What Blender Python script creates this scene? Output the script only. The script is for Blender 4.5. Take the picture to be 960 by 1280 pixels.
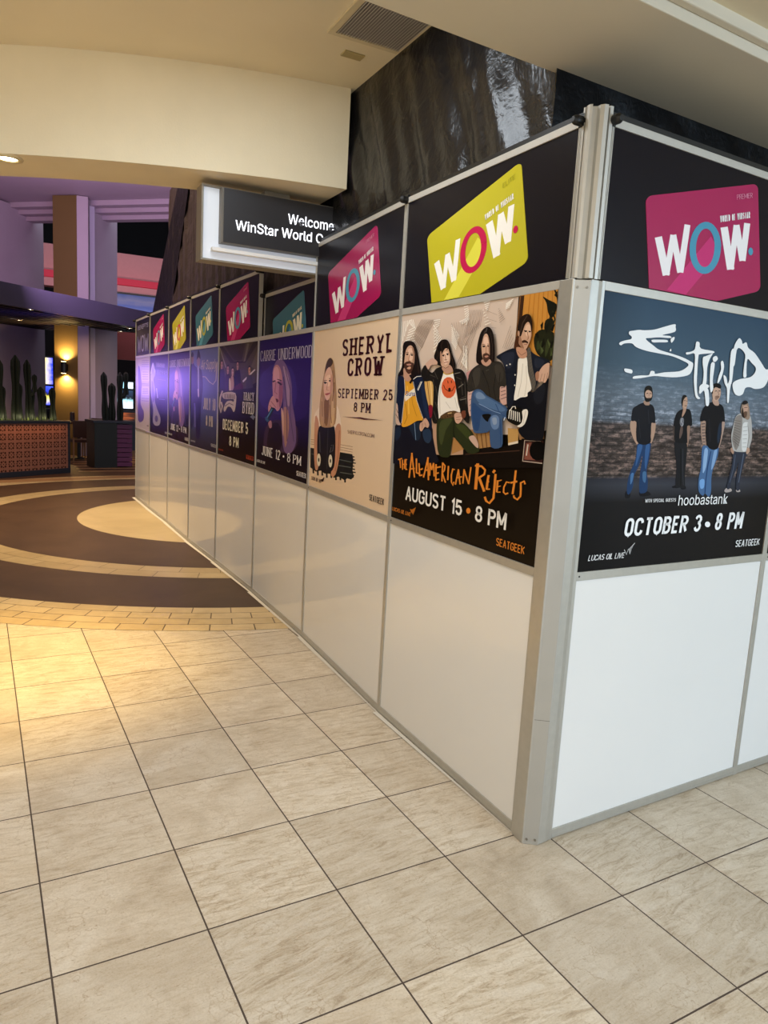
import bpy, bmesh, math, random
import numpy as np
from mathutils import Vector, Matrix, noise
random.seed(7)
C = bpy.context.scene.collection
sc = bpy.context.scene
for o in list(bpy.data.objects): bpy.data.objects.remove(o)

# ---------------------------------------------------------------- camera
def make_camera():
    f, yaw, pitch, roll = 905.637, 0.4801, -0.1512, 0.0558
    pos = Vector((-1.7853, -2.0365, 1.7033))
    fw = Vector((math.sin(yaw)*math.cos(pitch), math.cos(yaw)*math.cos(pitch), math.sin(pitch)))
    r0 = Vector((math.cos(yaw), -math.sin(yaw), 0)); u0 = r0.cross(fw)
    r = r0*math.cos(roll)+u0*math.sin(roll); u = u0*math.cos(roll)-r0*math.sin(roll)
    cd = bpy.data.cameras.new('camera'); co = bpy.data.objects.new('camera', cd); C.objects.link(co)
    cd.sensor_fit = 'HORIZONTAL'; cd.sensor_width = 36; cd.lens = 36*f/960; cd.clip_start = .05; cd.clip_end = 200
    m = Matrix.Identity(4)
    for i in range(3):
        m[i][0] = r[i]; m[i][1] = u[i]; m[i][2] = -fw[i]; m[i][3] = pos[i]
    co.matrix_world = m; sc.camera = co
make_camera()
# ---------------------------------------------------------------- world, lights, exposure
sc.view_settings.view_transform = 'Standard'; sc.view_settings.look = 'None'
sc.view_settings.gamma = 1; sc.view_settings.use_curve_mapping = False
sc.view_settings.exposure = 0.1
wd = bpy.data.worlds.new('world'); sc.world = wd; wd.use_nodes = True
wd.node_tree.nodes['Background'].inputs[0].default_value = (.78, .89, 1, 1)
wd.node_tree.nodes['Background'].inputs[1].default_value = 1.2
def lamp(name, kind, loc, power, col, target=None, size=1, size_y=None, angle=None, blend=.5, spread=None):
    l = bpy.data.lights.new(name, kind); l.energy = power; l.color = col
    if kind == 'AREA':
        l.size = size
        if size_y: l.shape = 'RECTANGLE'; l.size_y = size_y
        if spread: l.spread = spread
    if kind in ('SPOT', 'POINT'): l.shadow_soft_size = size
    if kind == 'SPOT': l.spot_size = angle; l.spot_blend = blend
    o = bpy.data.objects.new(name, l); C.objects.link(o); o.location = loc
    if target is not None:
        o.rotation_euler = (Vector(target)-Vector(loc)).to_track_quat('-Z', 'Y').to_euler()
    return o
WARM = (1, .83, .62)
lamp('entrance_daylight', 'AREA', (3.6, -6.2, 2.9), 400, (.56, .77, 1), (.9, 0, 1.0), 4.5, 1.8)
lamp('hall_ceiling_light', 'AREA', (-2.6, -2.2, 3.02), 84, (1, .95, .87), (-2.6, -2.2, 0), 3.2, 2.6)
lamp('hall_bounce_fill', 'AREA', (-3.4, .4, 2.75), 18, (1, .91, .76), (-.9, 2.6, 3.35), 1.6, .5)  # added fill, no fitting: stands in for bounce on raised ceiling and bulkhead
lamp('raised_ceiling_light', 'AREA', (-1.0, .98, 3.57), 34, (.84, .92, 1), (-1.0, .98, 0), 1.1, 1.0)
lamp('rotunda_downlight', 'SPOT', (-2.0, 2.75, 2.97), 560, (1, .66, .16), (-1.95, 2.75, 0), .05, angle=math.radians(62), blend=1)
lamp('rotunda_light', 'AREA', (-1.6, 7.6, 5.8), 230, (1, .76, .46), (-1.2, 7.8, 0), 3, 3, spread=math.radians(110))
lamp('purple_wash', 'AREA', (-1.2, 12.6, 3.9), 95, (.88, .62, 1), (.0, 17.6, 4.9), 4, .5)
lamp('purple_cove', 'AREA', (-.2, 11.0, 4.2), 36, (.86, .68, 1), (.2, 12.5, 6), 4, .6)
lamp('amber_cove', 'AREA', (-4.2, 12.0, 4.4), 40, (1, .55, .25), (-4.0, 14, 6), 1.5, .6)
lamp('purple_poster_glow', 'AREA', (-1.95, 15.2, 1.7), 1.5, (.36, .22, 1), (-.05, 8.2, 1.78), .6, .9, spread=math.radians(26))  # added unseen lamp, aimed to give the far posters their purple reflection
lamp('pink_wash', 'AREA', (1.6, 22.0, 4.2), 75, (1, .56, .60), (1.8, 26, 5.8), 6, .6)
lamp('casino_floor_light', 'AREA', (.2, 15.4, 2.9), 26, (1, .62, .36), (.2, 15.4, 0), 2.0, 2.0)

# ---------------------------------------------------------------- materials
def lin(h):
    c = [int(h[i:i+2], 16)/255 for i in (0, 2, 4)]
    return tuple(x/12.92 if x <= .04045 else ((x+.055)/1.055)**2.4 for x in c)
MATS = {}
def mat(name, col, rough=.5, metal=0, spec=.5, var=0, scale=8, bump=0, bscale=60, coat=0, emit=None, es=1):
    if name in MATS: return MATS[name]
    m = bpy.data.materials.new(name); m.use_nodes = True; nt = m.node_tree; b = nt.nodes['Principled BSDF']
    c = lin(col) if isinstance(col, str) else col
    b.inputs['Base Color'].default_value = (*c, 1); b.inputs['Roughness'].default_value = rough
    b.inputs['Metallic'].default_value = metal; b.inputs['Specular IOR Level'].default_value = spec
    b.inputs['Coat Weight'].default_value = coat; b.inputs['Coat Roughness'].default_value = .05
    if var or bump:
        tc = nt.nodes.new('ShaderNodeTexCoord')
    if var:
        n = nt.nodes.new('ShaderNodeTexNoise'); n.inputs['Scale'].default_value = scale; n.inputs['Detail'].default_value = 6
        nt.links.new(tc.outputs['Object'], n.inputs['Vector'])
        r = nt.nodes.new('ShaderNodeMapRange'); r.inputs['From Min'].default_value = .25; r.inputs['From Max'].default_value = .75
        r.inputs['To Min'].default_value = 1-var; r.inputs['To Max'].default_value = 1+var*.6
        nt.links.new(n.outputs['Fac'], r.inputs['Value'])
        mx = nt.nodes.new('ShaderNodeVectorMath'); mx.operation = 'SCALE'; mx.inputs[0].default_value = c
        nt.links.new(r.outputs[0], mx.inputs['Scale']); nt.links.new(mx.outputs[0], b.inputs['Base Color'])
    if bump:
        n2 = nt.nodes.new('ShaderNodeTexNoise'); n2.inputs['Scale'].default_value = bscale; n2.inputs['Detail'].default_value = 4
        nt.links.new(tc.outputs['Object'], n2.inputs['Vector'])
        bp = nt.nodes.new('ShaderNodeBump'); bp.inputs['Strength'].default_value = bump; bp.inputs['Distance'].default_value = .01
        nt.links.new(n2.outputs['Fac'], bp.inputs['Height']); nt.links.new(bp.outputs[0], b.inputs['Normal'])
    if emit:
        b.inputs['Emission Color'].default_value = (*(lin(emit) if isinstance(emit, str) else emit), 1); b.inputs['Emission Strength'].default_value = es
    MATS[name] = m; return m
PRINT_GAIN = 1.0
def ink(h, rough=.3):
    return mat('ink_'+h+('' if rough == .3 else '_g'), tuple(min(.95, x*PRINT_GAIN) for x in lin(h)), rough, spec=.1)

class NT:
    """tiny node-tree helper"""
    def __init__(s, name, rough=.5, spec=.5):
        s.m = bpy.data.materials.new(name); s.m.use_nodes = True; s.t = s.m.node_tree; s.b = s.t.nodes['Principled BSDF']
        s.b.inputs['Roughness'].default_value = rough; s.b.inputs['Specular IOR Level'].default_value = spec
    def n(s, k, **kw):
        x = s.t.nodes.new('ShaderNode'+k)
        for a, v in kw.items(): setattr(x, a, v)
        return x
    def l(s, a, b): s.t.links.new(a, b)
    def math(s, op, a, b=None, c=None):
        x = s.n('Math', operation=op)
        for i, v in enumerate((a, b, c)):
            if v is None: continue
            if hasattr(v, 'links'): s.l(v, x.inputs[i])
            else: x.inputs[i].default_value = v
        return x.outputs[0]
    def mix(s, f, a, b, mode='MIX'):
        x = s.n('Mix', data_type='RGBA', blend_type=mode)
        for i, v in ((0, f), (6, a), (7, b)):
            if hasattr(v, 'links'): s.l(v, x.inputs[i])
            else: x.inputs[i].default_value = v if i == 0 else ((*v, 1) if len(v) == 3 else v)
        return x.outputs[2]
    def noise(s, vec, scale, detail=5, rough=.55, dist=0):
        x = s.n('TexNoise'); x.inputs['Scale'].default_value = scale; x.inputs['Detail'].default_value = detail
        x.inputs['Roughness'].default_value = rough; x.inputs['Distortion'].default_value = dist
        if vec is not None: s.l(vec, x.inputs['Vector'])
        return x.outputs['Fac']
    def ramp(s, f, stops):
        x = s.n('ValToRGB'); e = x.color_ramp.elements
        while len(e) < len(stops): e.new(.5)
        for k, (p, c) in zip(e, stops): k.position = p; k.color = (*c, 1)
        s.l(f, x.inputs[0]); return x.outputs[0]
    def done(s, col):
        s.l(col, s.b.inputs['Base Color']); return s.m

# ---------------------------------------------------------------- mesh helpers
class MB:
    def __init__(s): s.v = []; s.f = []; s.mi = []; s.mats = []
    def mat(s, m):
        if m not in s.mats: s.mats.append(m)
        return s.mats.index(m)
    def add(s, vs, fs, m):
        k = len(s.v); i = s.mat(m); s.v += [tuple(x) for x in vs]
        for f in fs: s.f.append([k+a for a in f]); s.mi.append(i)
    def box(s, x0, x1, y0, y1, z0, z1, m):
        s.add([(x0,y0,z0),(x1,y0,z0),(x1,y1,z0),(x0,y1,z0),(x0,y0,z1),(x1,y0,z1),(x1,y1,z1),(x0,y1,z1)],
              [(0,3,2,1),(4,5,6,7),(0,1,5,4),(1,2,6,5),(2,3,7,6),(3,0,4,7)], m)
    def prism(s, p, z0, z1, m):
        n = len(p)
        s.add([(x,y,z0) for x,y in p]+[(x,y,z1) for x,y in p],
              [tuple(range(n))[::-1], tuple(range(n,2*n))]+[(i,(i+1)%n,n+(i+1)%n,n+i) for i in range(n)], m)
    def tube(s, pts, rad, m, n=10, cap=True):
        pts = [Vector(p) for p in pts]; rs = rad if isinstance(rad, (list, tuple)) else [rad]*len(pts)
        vs = []; fs = []
        for i, p in enumerate(pts):
            d = (pts[min(i+1, len(pts)-1)]-pts[max(i-1, 0)]).normalized()
            a = d.orthogonal().normalized() if i == 0 else (a-d*a.dot(d)).normalized()
            b = d.cross(a)
            vs += [p+(a*math.cos(t)+b*math.sin(t))*rs[i] for t in [2*math.pi*k/n for k in range(n)]]
        for i in range(len(pts)-1):
            for k in range(n): fs.append((i*n+k, i*n+(k+1)%n, (i+1)*n+(k+1)%n, (i+1)*n+k))
        if cap: fs += [tuple(range(n))[::-1], tuple(range((len(pts)-1)*n, len(pts)*n))]
        s.add(vs, fs, m)
    def lathe(s, prof, m, n=20, c=(0,0,0)):
        vs = []; fs = []
        for r, z in prof: vs += [(c[0]+r*math.cos(2*math.pi*k/n), c[1]+r*math.sin(2*math.pi*k/n), c[2]+z) for k in range(n)]
        for i in range(len(prof)-1):
            for k in range(n): fs.append((i*n+k, i*n+(k+1)%n, (i+1)*n+(k+1)%n, (i+1)*n+k))
        fs += [tuple(range(n))[::-1], tuple(range((len(prof)-1)*n, len(prof)*n))]
        s.add(vs, fs, m)
    def build(s, name, parent=None, smooth=False, bevel=0, loc=None, rz=None):
        me = bpy.data.meshes.new(name); me.from_pydata(s.v, [], s.f)
        for m in s.mats: me.materials.append(m)
        me.polygons.foreach_set('material_index', s.mi)
        if smooth: me.polygons.foreach_set('use_smooth', [True]*len(me.polygons))
        me.update()
        o = bpy.data.objects.new(name, me); C.objects.link(o)
        if parent: o.parent = parent
        if loc is not None: o.location = loc
        if rz is not None: o.rotation_euler = (0, 0, rz)
        if bevel:
            b = o.modifiers.new('bevel', 'BEVEL'); b.width = bevel; b.segments = 2; b.limit_method = 'ANGLE'
        return o
def thing(name, label, cat, loc=(0,0,0), rz=0, group=None):
    o = bpy.data.objects.new(name, None); C.objects.link(o); o.empty_display_size = .1
    o.location = loc; o.rotation_euler = (0, 0, rz); return tag(o, label, cat, group)
def tag(o, label, cat, group=None):
    o['label'] = label; o['category'] = cat
    if group: o['group'] = group
    return o
def struct(o, label=None):
    o['kind'] = 'structure'
    if label: o['label'] = label
    return o

# ---------------------------------------------------------------- lettering
def arc(cx, cy, rx, ry, a0, a1, n=7):
    return [(cx+rx*math.cos(math.radians(a0+(a1-a0)*i/n)), cy+ry*math.sin(math.radians(a0+(a1-a0)*i/n))) for i in range(n+1)]
R = .26
_O = arc(.5,1-R,.5,R,90,180)+arc(.5,R,.5,R,180,270)+arc(.5,R,.5,R,270,360)+arc(.5,1-R,.5,R,0,90)
_Bt = [(0,1),(.5,1)]+arc(.5,.78,.45,.22,90,-90)[1:]+[(0,.56)]
_Bb = [(0,.56),(.5,.56)]+arc(.5,.28,.5,.28,90,-90)[1:]+[(0,0)]
_S = arc(.5,.77,.5,.23,20,180)+arc(.5,.77,.5,.25,180,240,3)[1:]+arc(.5,.23,.5,.27,60,0,3)+arc(.5,.23,.5,.23,0,-160)[1:]
GLY = {
 'A':(1.05,[[(0,0),(.5,1)],[(.5,1),(1,0)],[(.17,.3),(.83,.3)]]), 'B':(1,[[(0,0),(0,1)],_Bt,_Bb]),
 'C':(1,[arc(.5,1-R,.5,R,0,180)+arc(.5,R,.5,R,180,360)]), 'D':(1,[[(0,0),(0,1)],[(0,1),(.45,1)]+arc(.45,1-.3,.55,.3,90,0)[1:]+arc(.45,.3,.55,.3,0,-90)+[(0,0)]]),
 'E':(.85,[[(1,1),(0,1),(0,0),(1,0)],[(0,.52),(.85,.52)]]), 'F':(.85,[[(1,1),(0,1),(0,0)],[(0,.52),(.85,.52)]]),
 'G':(1,[arc(.5,1-R,.5,R,0,180)+arc(.5,R,.5,R,180,360)+[(1,.48),(.55,.48)]]), 'H':(1,[[(0,0),(0,1)],[(1,0),(1,1)],[(0,.52),(1,.52)]]),
 'I':(.0,[[(0,0),(0,1)]]), 'J':(.8,[[(1,1),(1,R)]+arc(.5,R,.5,R,0,-170)[1:]]), 'K':(1,[[(0,0),(0,1)],[(1,1),(.02,.42)],[(.3,.58),(1,0)]]),
 'L':(.8,[[(0,1),(0,0),(1,0)]]), 'M':(1.3,[[(0,0),(0,1)],[(0,1),(.5,.2)],[(.5,.2),(1,1)],[(1,1),(1,0)]]), 'N':(1.05,[[(0,0),(0,1)],[(0,1),(1,0)],[(1,0),(1,1)]]),
 'O':(1,[_O]), 'P':(1,[[(0,0),(0,1)],[(0,1),(.5,1)]+arc(.5,.75,.5,.25,90,-90)[1:]+[(0,.5)]]), 'Q':(1,[_O,[(.6,.25),(1,-.05)]]),
 'R':(1,[[(0,0),(0,1)],[(0,1),(.5,1)]+arc(.5,.75,.5,.25,90,-90)[1:]+[(0,.5)],[(.45,.5),(1,0)]]), 'S':(.95,[_S]),
 'T':(1,[[(0,1),(1,1)],[(.5,1),(.5,0)]]), 'U':(1,[[(0,1)]+arc(.5,R,.5,R,180,360)+[(1,1)]]), 'V':(1.05,[[(0,1),(.5,0)],[(.5,0),(1,1)]]),
 'W':(1.5,[[(0,1),(.25,0)],[(.25,0),(.5,.8)],[(.5,.8),(.75,0)],[(.75,0),(1,1)]]), 'X':(1,[[(0,0),(1,1)],[(0,1),(1,0)]]),
 'Y':(1,[[(0,1),(.5,.45)],[(1,1),(.5,.45)],[(.5,.45),(.5,0)]]), 'Z':(1,[[(0,1),(1,1),(0,0),(1,0)]]),
 '0':(1,[_O]), '1':(.35,[[(0,.8),(1,1),(1,0)]]), '2':(.95,[arc(.5,.74,.5,.26,170,-20)+[(0,0),(1,0)]]),
 '3':(.95,[arc(.5,.77,.5,.23,170,-80)+[(.45,.53)],[(.45,.53)]+arc(.5,.27,.5,.27,80,-170)]),
 '5':(.95,[[(.95,1),(.08,1),(.03,.56)]+arc(.48,.31,.5,.31,130,-165)]), '8':(1,[arc(.5,.76,.44,.24,-90,270,14),arc(.5,.26,.5,.26,90,450,14)]),
 '.':(.0,[[(0,0),(0,.14)]]), ' ':(.35,[]), '-':(.6,[[(0,.48),(1,.48)]]),
}
def ribbon(p, t, th):
    """outline of a polyline: thickness t for upright strokes, th for level ones"""
    n = len(p); closed = n > 3 and math.hypot(p[0][0]-p[-1][0], p[0][1]-p[-1][1]) < 1e-6
    if closed: p = p[:-1]; n -= 1
    def nrm(a, b):
        dx, dy = b[0]-a[0], b[1]-a[1]; L = math.hypot(dx, dy) or 1e-9
        return (-dy/L, dx/L)
    L = []; Rr = []
    for i in range(n):
        if closed: a = nrm(p[i-1], p[i]); b = nrm(p[i], p[(i+1)%n])
        else: a = nrm(p[max(i-1,0)], p[max(i,1)]); b = nrm(p[min(i,n-2)], p[min(i+1,n-1)])
        mx, my = a[0]+b[0], a[1]+b[1]; q = math.hypot(mx, my) or 1e-9; mx /= q; my /= q
        k = 1/max(.5, mx*a[0]+my*a[1]); w = (t*abs(mx)+th*abs(my))/(abs(mx)+abs(my))*.5*k
        L.append((p[i][0]+mx*w, p[i][1]+my*w)); Rr.append((p[i][0]-mx*w, p[i][1]-my*w))
    qs = []
    for i in range(n if closed else n-1):
        j = (i+1)%n; qs.append([L[i], L[j], Rr[j], Rr[i]])
    return qs
def letter_quads(txt, width, h, wt=.17, style='s', shear=0, asp=1):
    """quads of a line of stroke lettering, cap height h, total width"""
    t0 = wt*h; t = t0*asp
    if style == 'd': th = t0*.4
    elif style == 'f': th = t0*.6
    else: th = t0*.92
    serif = style in 'fd'
    gap = t*(.5 if not serif else .95)
    # keep the strokes in proportion when the line is narrow for its height
    gs = [GLY[c] for c in txt]; n = len(txt)
    tot = sum(g[0] for g in gs) or 1
    B = (width-n*t-(n-1)*gap)/tot
    if B < t*.95:
        k = width/(n*t+(n-1)*gap+tot*t*.95); t *= k; gap *= k;  B = (width-n*t-(n-1)*gap)/tot
    x = 0; qs = []
    for c, (w, st) in zip(txt, gs):
        gw = w*B; x0 = x+t/2
        for s in st:
            p = [(x0+a*gw, th/2+b*(h-th)) for a, b in s]
            # square ends on upright strokes reach the cap line and the base line
            p2 = list(p)
            if len(p) >= 2:
                for e, o in ((0, 1), (-1, -2)):
                    if abs(p[e][0]-p[o][0]) < .6*abs(p[e][1]-p[o][1]):
                        s_ = 1 if p[e][1] > p[o][1] else -1
                        if p[e][1] > h-th*1.2 or p[e][1] < th*1.2: p2[e] = (p[e][0], p[e][1]+s_*th*.5)
            qs += ribbon(p2, t, th)
            if serif:
                for e, o in ((0, 1), (-1, -2)):
                    if abs(p[e][0]-p[o][0]) < .7*abs(p[e][1]-p[o][1]) and (p[e][1] > h-th or p[e][1] < th) and c not in 'CSG':
                        yy = p[e][1]; xx = p[e][0]; sw = min(t*.95, gw*.42+t*.3) if gw else t*.9; sh_ = max(th*.8, t*.3)
                        ya, yb = (h-sh_, h) if yy > h/2 else (0, sh_)
                        qs.append([(xx-sw, ya), (xx+sw, ya), (xx+sw, yb), (xx-sw, yb)])
        x += gw+t+gap
    if shear: qs = [[(a+shear*b, b) for a, b in q] for q in qs]
    return qs
def nice_font():
    import os
    p = os.path.join(bpy.utils.resource_path('LOCAL'), 'datafiles', 'fonts', 'Inter.woff2')
    try: return bpy.data.fonts.load(p, check_existing=True)
    except Exception: return None
SANS = nice_font()
def font_mesh(txt, bold=0., shear=0., extrude=0.):
    cu = bpy.data.curves.new('lettering', 'FONT'); cu.body = txt; cu.size = 1
    if SANS: cu.font = SANS
    cu.offset = bold; cu.shear = shear; cu.extrude = extrude; cu.resolution_u = 4
    ob = bpy.data.objects.new('lettering', cu); C.objects.link(ob)
    dg = bpy.context.evaluated_depsgraph_get(); me = bpy.data.meshes.new_from_object(ob.evaluated_get(dg))
    bpy.data.objects.remove(ob); vs = [tuple(v.co) for v in me.vertices]; fs = [list(p.vertices) for p in me.polygons]
    bpy.data.meshes.remove(me); return vs, fs
def smooth_loop(p, k=3):
    n = len(p); out = []
    for i in range(n):
        a, b, c, d = p[i-1], p[i], p[(i+1)%n], p[(i+2)%n]
        for j in range(k):
            t = j/k; t2 = t*t; t3 = t2*t
            out.append(tuple(.5*(2*b[q]+(c[q]-a[q])*t+(2*a[q]-5*b[q]+4*c[q]-d[q])*t2+(3*b[q]-a[q]-3*c[q]+d[q])*t3) for q in (0, 1)))
    return out
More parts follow.
